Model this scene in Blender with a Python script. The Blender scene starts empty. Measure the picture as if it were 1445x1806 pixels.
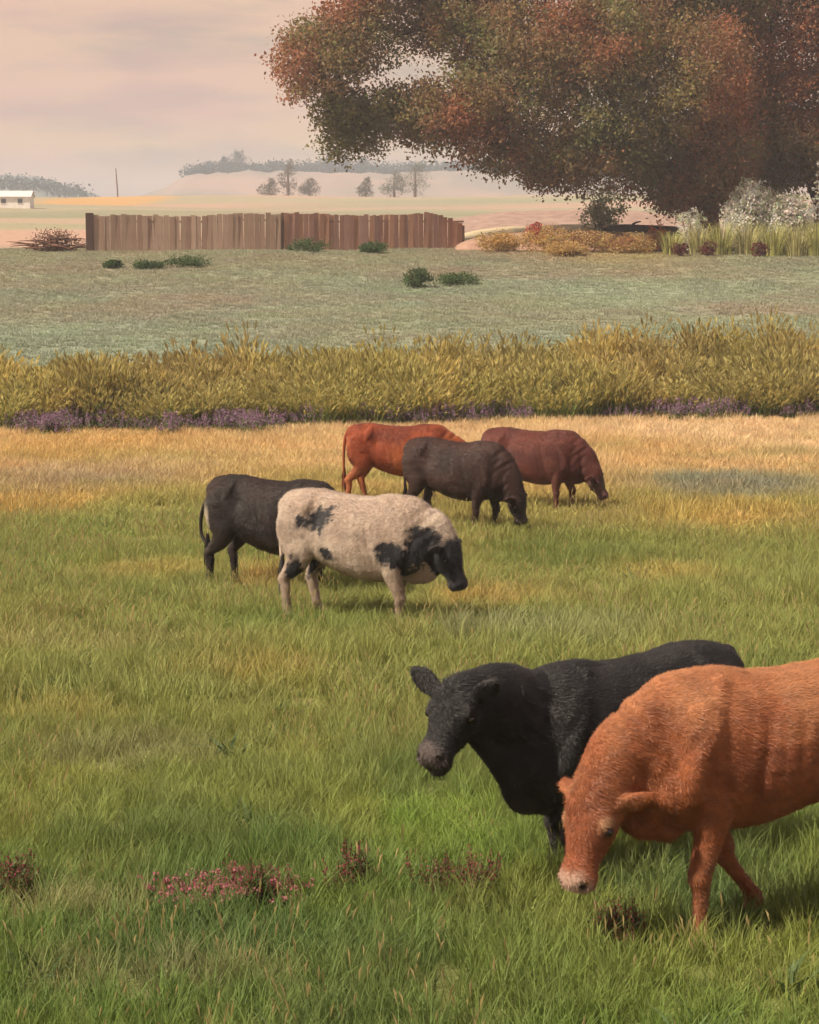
import bpy, math, random
import numpy as np
from mathutils import Vector, Matrix

random.seed(7)
RNG = np.random.default_rng(11)
SC = bpy.context.scene
COL = SC.collection
R = math.radians

# ------------------------------------------------------------------ camera
F_PX, CX, CY, HOR = 3600.0, 722.5, 903.0, 400.0      # focal length and frame in photograph pixels
PITCH = math.atan((CY - HOR) / F_PX)
CAM_Z = 3.6
cam = bpy.data.cameras.new('camera')
cam.sensor_fit = 'VERTICAL'
cam.sensor_height = 24.0
cam.lens = 24.0 * F_PX / 1806.0
cam.clip_start = 0.1
cam.clip_end = 9000
cam_ob = bpy.data.objects.new('camera', cam)
cam_ob.location = (0, 0, CAM_Z)
cam_ob.rotation_euler = (math.pi / 2 - PITCH, 0, 0)
COL.objects.link(cam_ob)
SC.camera = cam_ob

# ------------------------------------------------------------------ sky, sun, exposure
SUN_EL, SUN_AZ = R(50), math.atan2(-0.88, -0.40)      # azimuth from +Y towards +X: the sun stands high on the left, a little behind the camera
W = bpy.data.worlds.new('World')
SC.world = W
W.use_nodes = True
nt = W.node_tree
nt.nodes.clear()
def wn(t, **k):
    n = nt.nodes.new(t)
    for a, b in k.items():
        setattr(n, a, b)
    return n
w_out = wn('ShaderNodeOutputWorld')
w_bg = wn('ShaderNodeBackground')
w_bg.inputs['Strength'].default_value = 0.1
w_sky = wn('ShaderNodeTexSky', sky_type='NISHITA', sun_disc=False)
w_sky.sun_elevation = SUN_EL
w_sky.sun_rotation = SUN_AZ
w_sky.air_density = 1.5
w_sky.dust_density = 4.0
tc = wn('ShaderNodeTexCoord')
sep = wn('ShaderNodeSeparateXYZ')
nt.links.new(tc.outputs['Generated'], sep.inputs[0])
SKY_OFF = (8.3, 3.0, 0.28)
# thin even cloud deck lit pink and cream by the low light
ramp = wn('ShaderNodeValToRGB')
e = ramp.color_ramp.elements
e[0].position = 0.0; e[0].color = (0.60, 0.385, 0.285, 1)
e[1].position = 1.0; e[1].color = (0.46, 0.42, 0.42, 1)
for p, c in ((0.022, (0.62, 0.40, 0.30, 1)), (0.040, (0.70, 0.48, 0.265, 1)), (0.058, (0.685, 0.465, 0.305, 1)),
             (0.12, (0.67, 0.44, 0.305, 1)), (0.30, (0.52, 0.40, 0.35, 1))):
    q = e.new(p); q.color = c
nt.links.new(sep.outputs['Z'], ramp.inputs[0])
mp = wn('ShaderNodeMapping'); mp.inputs['Scale'].default_value = (8, 8, 44); mp.inputs['Location'].default_value = SKY_OFF
nt.links.new(tc.outputs['Generated'], mp.inputs[0])
nz = wn('ShaderNodeTexNoise'); nz.inputs['Scale'].default_value = 1.3; nz.inputs['Detail'].default_value = 6; nz.inputs['Roughness'].default_value = 0.55
nt.links.new(mp.outputs[0], nz.inputs['Vector'])
cr = wn('ShaderNodeValToRGB')
cr.color_ramp.elements[0].position = 0.47; cr.color_ramp.elements[0].color = (0, 0, 0, 1)
cr.color_ramp.elements[1].position = 0.66; cr.color_ramp.elements[1].color = (1, 1, 1, 1)
nt.links.new(nz.outputs['Fac'], cr.inputs[0])
mg = wn('ShaderNodeMixRGB'); mg.inputs['Color2'].default_value = (0.31, 0.27, 0.245, 1)
mm = wn('ShaderNodeMath', operation='MULTIPLY'); mm.inputs[1].default_value = 0.75
nt.links.new(cr.outputs[0], mm.inputs[0]); nt.links.new(mm.outputs[0], mg.inputs['Fac'])
nt.links.new(ramp.outputs[0], mg.inputs['Color1'])
mp2 = wn('ShaderNodeMapping'); mp2.inputs['Scale'].default_value = (5, 5, 14); mp2.inputs['Location'].default_value = (3, 1, 7)
nt.links.new(tc.outputs['Generated'], mp2.inputs[0])
nz2 = wn('ShaderNodeTexNoise'); nz2.inputs['Scale'].default_value = 1.6; nz2.inputs['Detail'].default_value = 5
nt.links.new(mp2.outputs[0], nz2.inputs['Vector'])
cr2 = wn('ShaderNodeValToRGB')
cr2.color_ramp.elements[0].position = 0.42; cr2.color_ramp.elements[0].color = (0, 0, 0, 1)
cr2.color_ramp.elements[1].position = 0.75; cr2.color_ramp.elements[1].color = (1, 1, 1, 1)
nt.links.new(nz2.outputs['Fac'], cr2.inputs[0])
mk = wn('ShaderNodeMixRGB'); mk.inputs['Color2'].default_value = (0.66, 0.36, 0.33, 1)
mm2 = wn('ShaderNodeMath', operation='MULTIPLY'); mm2.inputs[1].default_value = 0.8
nt.links.new(cr2.outputs[0], mm2.inputs[0]); nt.links.new(mm2.outputs[0], mk.inputs['Fac'])
nt.links.new(mg.outputs[0], mk.inputs['Color1'])
sc10 = wn('ShaderNodeVectorMath', operation='SCALE'); sc10.inputs['Scale'].default_value = 6.9
nt.links.new(mk.outputs[0], sc10.inputs[0])
mixs = wn('ShaderNodeMixRGB'); mixs.inputs['Fac'].default_value = 0.95
nt.links.new(w_sky.outputs[0], mixs.inputs['Color1'])
nt.links.new(sc10.outputs[0], mixs.inputs['Color2'])
nt.links.new(mixs.outputs[0], w_bg.inputs['Color'])
nt.links.new(w_bg.outputs[0], w_out.inputs[0])

sl = bpy.data.lights.new('sun', 'SUN')
sl.energy = 5.0
sl.angle = R(2.0)
sl.color = (1.0, 0.86, 0.68)
sun = bpy.data.objects.new('sun', sl)
sd = Vector((math.sin(SUN_AZ) * math.cos(SUN_EL), math.cos(SUN_AZ) * math.cos(SUN_EL), math.sin(SUN_EL)))
sun.rotation_euler = (-sd).to_track_quat('-Z', 'Y').to_euler()
sun.location = sd * 60
COL.objects.link(sun)
SC.view_settings.view_transform = 'Standard'
SC.view_settings.look = 'None'
SC.view_settings.exposure = 0.8
SC.view_settings.gamma = 1.0
SC.view_settings.use_curve_mapping = False
SC.cycles.use_adaptive_sampling = True
SC.cycles.adaptive_threshold = 0.05
SC.cycles.max_bounces = 4
SC.cycles.diffuse_bounces = 2
SC.cycles.transparent_max_bounces = 8
SC.cycles.volume_bounces = 0

# ------------------------------------------------------------------ helpers
def tag(o, label=None, cat=None, group=None, kind=None):
    if label: o['label'] = label
    if cat: o['category'] = cat
    if group: o['group'] = group
    if kind: o['kind'] = kind
    return o
def empty(name, loc=(0, 0, 0), rz=0.0):
    o = bpy.data.objects.new(name, None)
    o.empty_display_size = 0.2
    o.location = loc
    o.rotation_euler = (0, 0, rz)
    COL.objects.link(o)
    return o
def link(name, me, mat=None, parent=None, loc=None):
    o = bpy.data.objects.new(name, me)
    if mat is not None and len(me.materials) == 0: me.materials.append(mat)
    if parent is not None: o.parent = parent
    if loc is not None: o.location = loc
    COL.objects.link(o)
    return o
def mesh_from(verts, faces, smooth=True, name='mesh'):
    me = bpy.data.meshes.new(name)
    me.from_pydata([tuple(v) for v in verts], [], [tuple(f) for f in faces])
    if smooth:
        me.polygons.foreach_set('use_smooth', [True] * len(me.polygons))
    me.update()
    return me
def mesh_np(verts, loops, n, smooth=False, name='mesh'):
    """verts (V,3), loops (P,n): all faces with n corners"""
    me = bpy.data.meshes.new(name)
    P = len(loops)
    me.vertices.add(len(verts)); me.vertices.foreach_set('co', np.asarray(verts, np.float32).ravel())
    me.loops.add(P * n); me.loops.foreach_set('vertex_index', np.asarray(loops, np.int32).ravel())
    me.polygons.add(P)
    me.polygons.foreach_set('loop_start', np.arange(0, P * n, n, dtype=np.int32))
    if smooth: me.polygons.foreach_set('use_smooth', np.ones(P, bool))
    me.update(calc_edges=True)
    return me
def set_col(me, name, arr):
    a = me.attributes.new(name, 'FLOAT_COLOR', 'POINT')
    c = np.ones((len(me.vertices), 4), np.float32)
    c[:, :3] = arr
    a.data.foreach_set('color', c.ravel())
def set_f(me, name, arr):
    a = me.attributes.new(name, 'FLOAT', 'POINT')
    a.data.foreach_set('value', np.asarray(arr, np.float32))

def _hash(ix, iy, seed):
    h = (ix.astype(np.int64) * 374761393 + iy.astype(np.int64) * 668265263 + seed * 1442695041) & 0x7fffffff
    h = ((h ^ (h >> 13)) * 1274126177) & 0x7fffffff
    return ((h ^ (h >> 16)) & 0xffff) / 65535.0
def vnoise(x, y, seed=0):
    x = np.asarray(x, float); y = np.asarray(y, float)
    ix = np.floor(x); iy = np.floor(y)
    fx = x - ix; fy = y - iy
    fx = fx * fx * (3 - 2 * fx); fy = fy * fy * (3 - 2 * fy)
    a = _hash(ix, iy, seed); b = _hash(ix + 1, iy, seed); c = _hash(ix, iy + 1, seed); d = _hash(ix + 1, iy + 1, seed)
    return (a * (1 - fx) + b * fx) * (1 - fy) + (c * (1 - fx) + d * fx) * fy
def fbm(x, y, seed=0, oct=4):
    s = 0; a = 0.5; t = 0
    for i in range(oct):
        s = s + a * vnoise(np.asarray(x) * 2 ** i, np.asarray(y) * 2 ** i, seed + i * 17); t += a; a *= 0.5
    return s / t
def sstep(a, b, x):
    t = np.clip((np.asarray(x, float) - a) / (b - a), 0, 1)
    return t * t * (3 - 2 * t)

SP, CP = math.sin(PITCH), math.cos(PITCH)
def row_slope(row):
    t = (CY - row) / F_PX
    return (-SP + t * CP) / (CP + t * SP)
def at(px, py, Y):
    """world point at horizontal distance Y that the photograph shows at pixel (px, py)"""
    u = (px - CX) / F_PX; v = (CY - py) / F_PX
    k = Y / (CP + v * SP)
    return Vector((u * k, Y, CAM_Z + k * (-SP + v * CP)))
# terrain profile: distance and the photograph row where the ground lies there
PROF = [(9.0, 1806), (10.6, 1632), (15, 1352), (22.5, 1094), (29, 985), (36.5, 896), (47, 815), (58, 752), (66, 712), (76, 606), (92, 520), (111, 447),
        (150, 428), (300, 386), (430, 366), (600, 345)]
py_ = [0.0, 5.0] + [p[0] for p in PROF] + [760, 1000, 1800, 2600]
pz_ = [0.1, 0.05] + [CAM_Z + p[0] * row_slope(p[1]) for p in PROF] + [11.0, 2.0, -4.0, -6.0]
py_ = np.array(py_); pz_ = np.array(pz_)
def _pchip(xk, yk):
    h = np.diff(xk); dl = np.diff(yk) / h
    m = np.zeros(len(xk)); m[0] = dl[0]; m[-1] = dl[-1]
    for i in range(1, len(xk) - 1):
        if dl[i - 1] * dl[i] > 0:
            w1 = 2 * h[i] + h[i - 1]; w2 = h[i] + 2 * h[i - 1]
            m[i] = (w1 + w2) / (w1 / dl[i - 1] + w2 / dl[i])
    def f(x):
        x = np.asarray(x, float)
        i = np.clip(np.searchsorted(xk, x) - 1, 0, len(xk) - 2)
        t = np.clip((x - xk[i]) / h[i], 0, 1)
        return ((1 + 2 * t) * (1 - t) ** 2 * yk[i] + t * (1 - t) ** 2 * h[i] * m[i] + t * t * (3 - 2 * t) * yk[i + 1] + t * t * (t - 1) * h[i] * m[i + 1])
    return f
_prof = _pchip(py_, pz_)
def gz(x, y):
    x = np.asarray(x, float); y = np.asarray(y, float)
    amp = 0.05 + 0.10 * sstep(60, 120, y) + 1.2 * sstep(180, 500, y) + 5 * sstep(900, 2500, y)
    wl = 3.0 + 9 * sstep(50, 120, y) + 60 * sstep(150, 400, y)
    n = (fbm(x / 4.0, y / 4.0, 3, 3) - 0.5) * 0.10 + (fbm(x / 17, y / 17, 9, 3) - 0.5) * 0.5 * sstep(62, 110, y) + (fbm(x / 120, y / 150, 5, 3) - 0.5) * 5 * sstep(200, 600, y)
    return _prof(y) + n
def gp(x, y):
    return Vector((x, y, float(gz(x, y))))
def ground_at(px, Y):
    """ground point at distance Y under photograph column px"""
    x = 0.0
    for _ in range(3):
        z = float(gz(x, Y))
        depth = Y * CP - (z - CAM_Z) * SP
        x = (px - CX) / F_PX * depth
    return gp(x, Y)
_rows = []
for _Y in np.linspace(7, 640, 4000):
    _z = float(_prof(_Y))
    a = math.atan2(_z - CAM_Z, _Y) + PITCH
    _rows.append(CY - F_PX * math.tan(a))
_rows = np.array(_rows); _Ys = np.linspace(7, 640, 4000)
def Y_of_row(row):
    i = np.argmax(_rows <= row)
    return float(_Ys[i])
def spot(px, py):
    """ground point that shows at photograph pixel (px, py)"""
    return ground_at(px, Y_of_row(py))

# ------------------------------------------------------------------ materials
def mat(name):
    m = bpy.data.materials.new(name); m.use_nodes = True
    n = m.node_tree.nodes; n.clear()
    o = n.new('ShaderNodeOutputMaterial')
    return m, n, m.node_tree.links, o
def leaf_mat(name, attr, atype='INSTANCER', tip=None, rough=0.65, trans=0.3, vary=0.0, root=None):
    """leaf or blade: colour from an attribute, optional tip and root tint along the blade, some light let through"""
    m, n, l, o = mat(name)
    a = n.new('ShaderNodeAttribute'); a.attribute_name = attr; a.attribute_type = atype
    c = a.outputs['Color']
    t = n.new('ShaderNodeAttribute'); t.attribute_name = 't'; t.attribute_type = 'GEOMETRY'
    if tip is not None:
        mr = n.new('ShaderNodeMapRange'); mr.inputs[1].default_value = tip[1]; mr.inputs[2].default_value = tip[2]
        l.new(t.outputs['Fac'], mr.inputs[0])
        ml = n.new('ShaderNodeMath'); ml.operation = 'MULTIPLY'; ml.inputs[1].default_value = tip[3]
        l.new(mr.outputs[0], ml.inputs[0])
        x = n.new('ShaderNodeMixRGB'); x.inputs['Color2'].default_value = (*tip[0], 1)
        l.new(ml.outputs[0], x.inputs['Fac']); l.new(c, x.inputs['Color1']); c = x.outputs[0]
    if vary:
        g = n.new('ShaderNodeAttribute'); g.attribute_name = 'v'; g.attribute_type = 'GEOMETRY'
        h = n.new('ShaderNodeHueSaturation')
        mr2 = n.new('ShaderNodeMapRange'); mr2.inputs[3].default_value = 1 - vary; mr2.inputs[4].default_value = 1 + vary
        l.new(g.outputs['Fac'], mr2.inputs[0]); l.new(mr2.outputs[0], h.inputs['Value']); l.new(c, h.inputs['Color']); c = h.outputs[0]
    d = n.new('ShaderNodeBsdfPrincipled'); d.inputs['Roughness'].default_value = rough
    d.inputs['Specular IOR Level'].default_value = 0.25
    l.new(c, d.inputs['Base Color'])
    tr = n.new('ShaderNodeBsdfTranslucent'); l.new(c, tr.inputs['Color'])
    mx = n.new('ShaderNodeMixShader'); mx.inputs[0].default_value = trans
    l.new(d.outputs[0], mx.inputs[1]); l.new(tr.outputs[0], mx.inputs[2]); l.new(mx.outputs[0], o.inputs['Surface'])
    return m
def rough_mat(name, c1, c2, scale=6.0, rough=0.9, bump=0.3, stretch=(1, 1, 1), attr=None, detail=6, spec=0.3):
    m, n, l, o = mat(name)
    tcn = n.new('ShaderNodeTexCoord'); mpn = n.new('ShaderNodeMapping'); mpn.inputs['Scale'].default_value = stretch
    l.new(tcn.outputs['Object'], mpn.inputs[0])
    nzn = n.new('ShaderNodeTexNoise'); nzn.inputs['Scale'].default_value = scale; nzn.inputs['Detail'].default_value = detail
    l.new(mpn.outputs[0], nzn.inputs['Vector'])
    rp = n.new('ShaderNodeValToRGB')
    rp.color_ramp.elements[0].position = 0.3; rp.color_ramp.elements[0].color = (*c1, 1)
    rp.color_ramp.elements[1].position = 0.7; rp.color_ramp.elements[1].color = (*c2, 1)
    l.new(nzn.outputs['Fac'], rp.inputs[0])
    c = rp.outputs[0]
    if attr:
        a = n.new('ShaderNodeAttribute'); a.attribute_name = attr; a.attribute_type = 'OBJECT' if attr.startswith('o_') else 'GEOMETRY'
        x = n.new('ShaderNodeMixRGB'); x.blend_type = 'MULTIPLY'; x.inputs['Fac'].default_value = 1.0
        l.new(a.outputs['Color'], x.inputs['Color1']); l.new(c, x.inputs['Color2']); c = x.outputs[0]
    d = n.new('ShaderNodeBsdfPrincipled'); d.inputs['Roughness'].default_value = rough
    d.inputs['Specular IOR Level'].default_value = spec
    l.new(c, d.inputs['Base Color'])
    if bump:
        b = n.new('ShaderNodeBump'); b.inputs['Strength'].default_value = bump; b.inputs['Distance'].default_value = 0.03
        l.new(nzn.outputs['Fac'], b.inputs['Height']); l.new(b.outputs[0], d.inputs['Normal'])
    l.new(d.outputs[0], o.inputs['Surface'])
    return m

# ------------------------------------------------------------------ what grows where (plant cover colours)
GREEN = np.array((0.155, 0.225, 0.050)); DGREEN = np.array((0.080, 0.155, 0.052)); OLIVE = np.array((0.270, 0.290, 0.088))
YGREEN = np.array((0.265, 0.290, 0.070)); GOLD = np.array((0.55, 0.365, 0.125)); STRAW = np.array((0.68, 0.51, 0.31))
SAGE = np.array((0.325, 0.345, 0.240)); PINKISH = np.array((0.375, 0.285, 0.215)); TEAL = np.array((0.295, 0.345, 0.250))
def mixc(a, b, w):
    return a * (1 - w[:, None]) + b * w[:, None]
PATCH = [  # photograph pixel, half size in pixels, cover, weight: patches of drier, greener or darker grass
    (140, 790, 230, 30, GOLD, 0.8), (110, 850, 210, 25, PINKISH, 0.55), (90, 895, 170, 16, GOLD, 0.7), (260, 905, 170, 22, OLIVE, 0.7),
    (470, 790, 190, 22, GOLD, 0.35), (1230, 760, 230, 34, STRAW, 0.6), (1300, 862, 180, 24, SAGE * 0.75, 0.95), (1300, 920, 200, 22, GOLD, 0.55),
    (1130, 800, 120, 26, GOLD, 0.5), (1000, 980, 140, 30, GREEN * 0.8, 0.7), (1350, 1010, 160, 22, OLIVE, 0.6), (1180, 1020, 90, 16, GOLD, 0.4),
    (150, 980, 200, 18, OLIVE * 0.9, 0.6), (260, 1020, 130, 16, GOLD, 0.35), (860, 1060, 120, 20, GOLD, 0.5), (480, 1030, 40, 22, GOLD, 0.7),
    (470, 1205, 120, 22, GOLD, 0.3), (120, 1270, 140, 16, GOLD, 0.3), (130, 1150, 200, 18, STRAW, 0.2), (220, 1340, 150, 30, PINKISH * 0.8, 0.3),
    (1000, 1130, 220, 24, SAGE, 0.45), (1100, 1150, 300, 40, OLIVE, 0.5), (560, 1110, 260, 18, GREEN, 0.6),
    (120, 1390, 120, 22, YGREEN, 0.6), (600, 1450, 70, 60, YGREEN, 0.7), (760, 1470, 130, 60, YGREEN * np.array((0.8, 1.05, 0.8)), 0.8),
    (140, 1530, 120, 12, GOLD, 0.5), (330, 1500, 220, 26, GREEN * 0.75, 0.6), (150, 1600, 160, 18, STRAW * 0.8, 0.35), (450, 1680, 300, 40, DGREEN, 0.5),
    (150, 1760, 180, 40, DGREEN, 0.5), (900, 1770, 300, 26, YGREEN, 0.45), (1250, 1590, 180, 60, np.array((0.06, 0.12, 0.055)), 0.6), (300, 1730, 200, 14, STRAW, 0.2),
    # meadow beyond the reeds
    (320, 540, 130, 22, PINKISH, 0.45), (950, 480, 230, 14, PINKISH, 0.4), (1150, 520, 160, 26, TEAL * 1.15, 0.7), (120, 600, 260, 30, TEAL * 1.05, 0.75),
    (620, 505, 120, 18, TEAL, 0.5), (1330, 545, 150, 12, PINKISH, 0.45), (180, 475, 190, 12, PINKISH, 0.4), (900, 450, 120, 8, PINKISH, 0.5), (1000, 430, 160, 26, GOLD, 0.7),
]
_pw = []
for (px, py, hx, hy, c, w) in PATCH:
    a = spot(px, py); b0 = spot(px, py + hy); b1 = spot(px, max(py - hy, 420)); xx = spot(px + hx, py)
    _pw.append((a.x, (b0.y + b1.y) / 2, abs(xx.x - a.x), max(abs(b1.y - b0.y) / 2, 0.2), np.array(c), w))
def cover(x, y):
    x = np.asarray(x, float); y = np.asarray(y, float)
    N = len(x)
    c = np.tile(GREEN, (N, 1))
    n1 = fbm(x / 1.3, y / 2.6, 21, 3); n2 = fbm(x / 5.0, y / 7.0, 31, 4); n3 = fbm(x / 2.2, y / 1.1, 41, 3)
    c = mixc(c, np.tile(YGREEN, (N, 1)), sstep(0.42, 0.68, n1) * 0.6)
    c = mixc(c, np.tile(DGREEN, (N, 1)), sstep(0.52, 0.75, fbm(x / 1.7 + 9, y / 2.3, 51, 3)) * 0.55)
    c = mixc(c, np.tile(OLIVE, (N, 1)), sstep(11.5, 17, y) * (0.50 + 0.5 * n1))
    c = mixc(c, np.tile(GOLD, (N, 1)), np.clip(sstep(25, 46, y) * 0.75 + (n2 - 0.5) * 0.8 * sstep(18, 28, y), 0, 0.95))
    c = mixc(c, np.tile(STRAW, (N, 1)), sstep(36, 52, y) * (0.5 + 0.5 * n3))
    c = mixc(c, np.tile(OLIVE, (N, 1)), sstep(0.5, 0.72, fbm(x / 4.0, y / 3.0, 61, 4)) * 0.5 * sstep(18, 24, y) * (1 - sstep(46, 56, y)))
    far = sstep(63, 70, y)
    fc = np.tile(SAGE, (N, 1))
    fc = mixc(fc, np.tile(TEAL, (N, 1)), sstep(0.42, 0.62, fbm(x / 9, y / 7, 71, 4)) * 0.7)
    fc = mixc(fc, np.tile(PINKISH, (N, 1)), sstep(0.5, 0.68, fbm(x / 7, y / 5, 81, 4)) * 0.25)
    fc = mixc(fc, np.tile(np.array((0.30, 0.235, 0.135)), (N, 1)), sstep(98, 112, y) * 0.35)
    c = mixc(c, fc, far)
    for (ax, ay, rx, ry, pc, w) in _pw:
        d = ((x - ax) / rx) ** 2 + ((y - ay) / ry) ** 2
        wob = 0.6 + 0.8 * fbm(x / (rx * 0.6 + 0.1), y / (ry * 0.6 + 0.1), 91, 3)
        k = np.exp(-d * d * 0.8) * w * wob
        if k.max() > 0.01:
            c = mixc(c, np.tile(pc, (N, 1)), np.clip(k, 0, 1))
    return c
def hill_cover(x, y):
    """farmland beyond the fence: bands of crop and fallow"""
    N = len(x)
    c = np.tile(np.array((0.27, 0.235, 0.155)), (N, 1))
    c = mixc(c, np.tile(np.array((0.34, 0.225, 0.17)), (N, 1)), sstep(0.42, 0.6, fbm(x / 160, y / 60, 101, 4)))
    c = mixc(c, np.tile(np.array((0.20, 0.21, 0.13)), (N, 1)), sstep(0.52, 0.65, fbm(x / 120, y / 40, 111, 4)) * 0.8)
    p0, p1 = ground_at(75, 500), ground_at(245, 500)
    band = sstep(p0.x - 4, p0.x + 3, x) * (1 - sstep(p1.x - 3, p1.x + 6, x)) * sstep(470, 490, y) * (1 - sstep(640, 660, y))
    c = mixc(c, np.tile(np.array((0.42, 0.235, 0.075)), (N, 1)), band * 0.85)
    p2 = ground_at(300, 350)
    g = sstep(0.46, 0.58, fbm(x / 90, y / 30, 131, 3)) * sstep(300, 330, y) * (1 - sstep(380, 420, y))
    c = mixc(c, np.tile(np.array((0.17, 0.18, 0.11)), (N, 1)), g * 0.7)
    return c

# ------------------------------------------------------------------ ground sheet
ys = np.concatenate([np.arange(0, 24, 0.25), np.arange(24, 62, 0.5), np.arange(62, 120, 0.8), np.arange(120, 320, 5), np.arange(320, 900, 14), np.linspace(900, 2600, 40)])
us = np.linspace(-1, 1, 181)
us = np.sign(us) * np.abs(us) ** 1.25
hw = 12 + 0.42 * ys + 0.7 * np.maximum(ys - 500, 0)
GX = us[None, :] * hw[:, None]; GY = np.repeat(ys[:, None], len(us), 1)
GZ = gz(GX, GY)
nr, nc = GX.shape
idx = np.arange(nr * nc).reshape(nr, nc)
quads = np.stack([idx[:-1, :-1], idx[:-1, 1:], idx[1:, 1:], idx[1:, :-1]], -1).reshape(-1, 4)
gme = mesh_np(np.stack([GX, GY, GZ], -1).reshape(-1, 3), quads, 4, True, 'ground')
fx, fy = GX.ravel(), GY.ravel()
gc = cover(fx, fy) * (0.8 - 0.22 * sstep(60, 75, fy))[:, None]  # ground beyond the reeds darkened to stand in for shade between blades
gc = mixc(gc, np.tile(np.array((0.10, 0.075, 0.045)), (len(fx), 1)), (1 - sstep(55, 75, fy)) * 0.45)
gc = mixc(gc, hill_cover(fx, fy), sstep(114, 150, fy))
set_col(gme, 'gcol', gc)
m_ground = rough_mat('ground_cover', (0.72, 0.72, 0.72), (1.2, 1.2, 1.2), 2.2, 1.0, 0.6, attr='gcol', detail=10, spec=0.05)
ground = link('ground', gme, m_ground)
tag(ground, 'gently dipping pasture ground running out to the far farmland', kind='structure')

# ------------------------------------------------------------------ blade tufts, instanced
def tuft_mesh(name, n, rad, h0, h1, w, lean, m, segs=3, seed=0, head=None):
    r = np.random.default_rng(seed)
    V = []; Fq = []; T = []; Vv = []
    for i in range(n):
        a = r.uniform(0, 2 * math.pi); d = rad * math.sqrt(r.uniform()); bx, by = d * math.cos(a), d * math.sin(a)
        la = a + r.normal(0, 0.9); h = r.uniform(h0, h1); L = h * r.uniform(0.25, 1.0) * lean
        fa = r.uniform(0, math.pi); sx, sy = math.cos(fa), math.sin(fa)
        ww = w * r.uniform(0.7, 1.3); vv = r.uniform()
        b = len(V)
        for s in range(segs + 1):
            t = s / segs
            ox = bx + math.cos(la) * L * t ** 2; oy = by + math.sin(la) * L * t ** 2
            oz = h * (t - 0.28 * (L / h) * t ** 2.5) - 0.02 * (1 - t)
            k = ww * (1 - t ** 1.6) if head is None else ww * (1 - 0.75 * t)
            if s < segs or head is not None:
                V += [(ox - sx * k, oy - sy * k, oz), (ox + sx * k, oy + sy * k, oz)]; T += [t, t]; Vv += [vv, vv]
            else:
                V += [(ox, oy, oz)]; T += [t]; Vv += [vv]
        for s in range(segs):
            if s < segs - 1 or head is not None:
                Fq.append((b + 2 * s, b + 2 * s + 1, b + 2 * s + 3, b + 2 * s + 2))
            else:
                Fq.append((b + 2 * s, b + 2 * s + 1, b + 2 * s + 2))
        if head is not None and r.uniform() < head[0]:
            hl, hwid = head[1] * r.uniform(0.7, 1.2), head[2]
            for q in range(2):
                ang = fa + q * math.pi / 2; cx_, cy_ = math.cos(ang), math.sin(ang)
                b2 = len(V)
                dx, dy = math.cos(la) * hl * 0.35, math.sin(la) * hl * 0.35
                V += [(ox, oy, oz - 0.03), (ox + dx * .4 + cx_ * hwid, oy + dy * .4 + cy_ * hwid, oz + hl * .4), (ox + dx, oy + dy, oz + hl * .9), (ox + dx * .4 - cx_ * hwid, oy + dy * .4 - cy_ * hwid, oz + hl * .4)]
                T += [1.3] * 4; Vv += [vv] * 4
                Fq.append((b2, b2 + 1, b2 + 2, b2 + 3))
    me = mesh_from(V, Fq, False, name)
    set_f(me, 't', T); set_f(me, 'v', Vv)
    me.materials.append(m)
    return me
def scatter(name, pts, rotz, tilt, scale, cols, protos, label=None, cat=None, parent=None):
    N = len(pts)
    me = bpy.data.meshes.new(name)
    me.vertices.add(N); me.vertices.foreach_set('co', np.asarray(pts, np.float32).ravel())
    rot = np.zeros((N, 3), np.float32); rot[:, 0] = tilt[:, 0]; rot[:, 1] = tilt[:, 1]; rot[:, 2] = rotz
    a = me.attributes.new('rot', 'FLOAT_VECTOR', 'POINT'); a.data.foreach_set('vector', rot.ravel())
    a = me.attributes.new('scl', 'FLOAT_VECTOR', 'POINT'); a.data.foreach_set('vector', np.asarray(scale, np.float32).ravel())
    set_col(me, 'gcol', cols)
    a = me.attributes.new('pick', 'INT', 'POINT'); a.data.foreach_set('value', RNG.integers(0, len(protos), N).astype(np.int32))
    o = link(name, me, None, parent)
    ng = bpy.data.node_groups.new(name + '_scatter', 'GeometryNodeTree')
    ng.interface.new_socket('Geometry', in_out='INPUT', socket_type='NodeSocketGeometry')
    ng.interface.new_socket('Geometry', in_out='OUTPUT', socket_type='NodeSocketGeometry')
    gi = ng.nodes.new('NodeGroupInput'); go = ng.nodes.new('NodeGroupOutput')
    ip = ng.nodes.new('GeometryNodeInstanceOnPoints'); ip.inputs['Pick Instance'].default_value = True
    g2i = ng.nodes.new('GeometryNodeGeometryToInstance')
    for p in protos:
        oi = ng.nodes.new('GeometryNodeObjectInfo'); oi.inputs['Object'].default_value = p
        ng.links.new(oi.outputs['Geometry'], g2i.inputs[0])
    def na(nm, ty):
        q = ng.nodes.new('GeometryNodeInputNamedAttribute'); q.data_type = ty; q.inputs['Name'].default_value = nm
        return q.outputs['Attribute']
    er = ng.nodes.new('FunctionNodeEulerToRotation')
    ng.links.new(na('rot', 'FLOAT_VECTOR'), er.inputs[0])
    ng.links.new(gi.outputs[0], ip.inputs['Points']); ng.links.new(g2i.outputs[0], ip.inputs['Instance'])
    ng.links.new(er.outputs[0], ip.inputs['Rotation']); ng.links.new(na('scl', 'FLOAT_VECTOR'), ip.inputs['Scale'])
    ng.links.new(na('pick', 'INT'), ip.inputs['Instance Index']); ng.links.new(ip.outputs[0], go.inputs[0])
    md = o.modifiers.new('scatter', 'NODES'); md.node_group = ng
    tag(o, label, cat, kind='stuff')
    return o
def proto(name, me):
    return bpy.data.objects.new(name, me)        # source shape only, never linked to the scene
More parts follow.
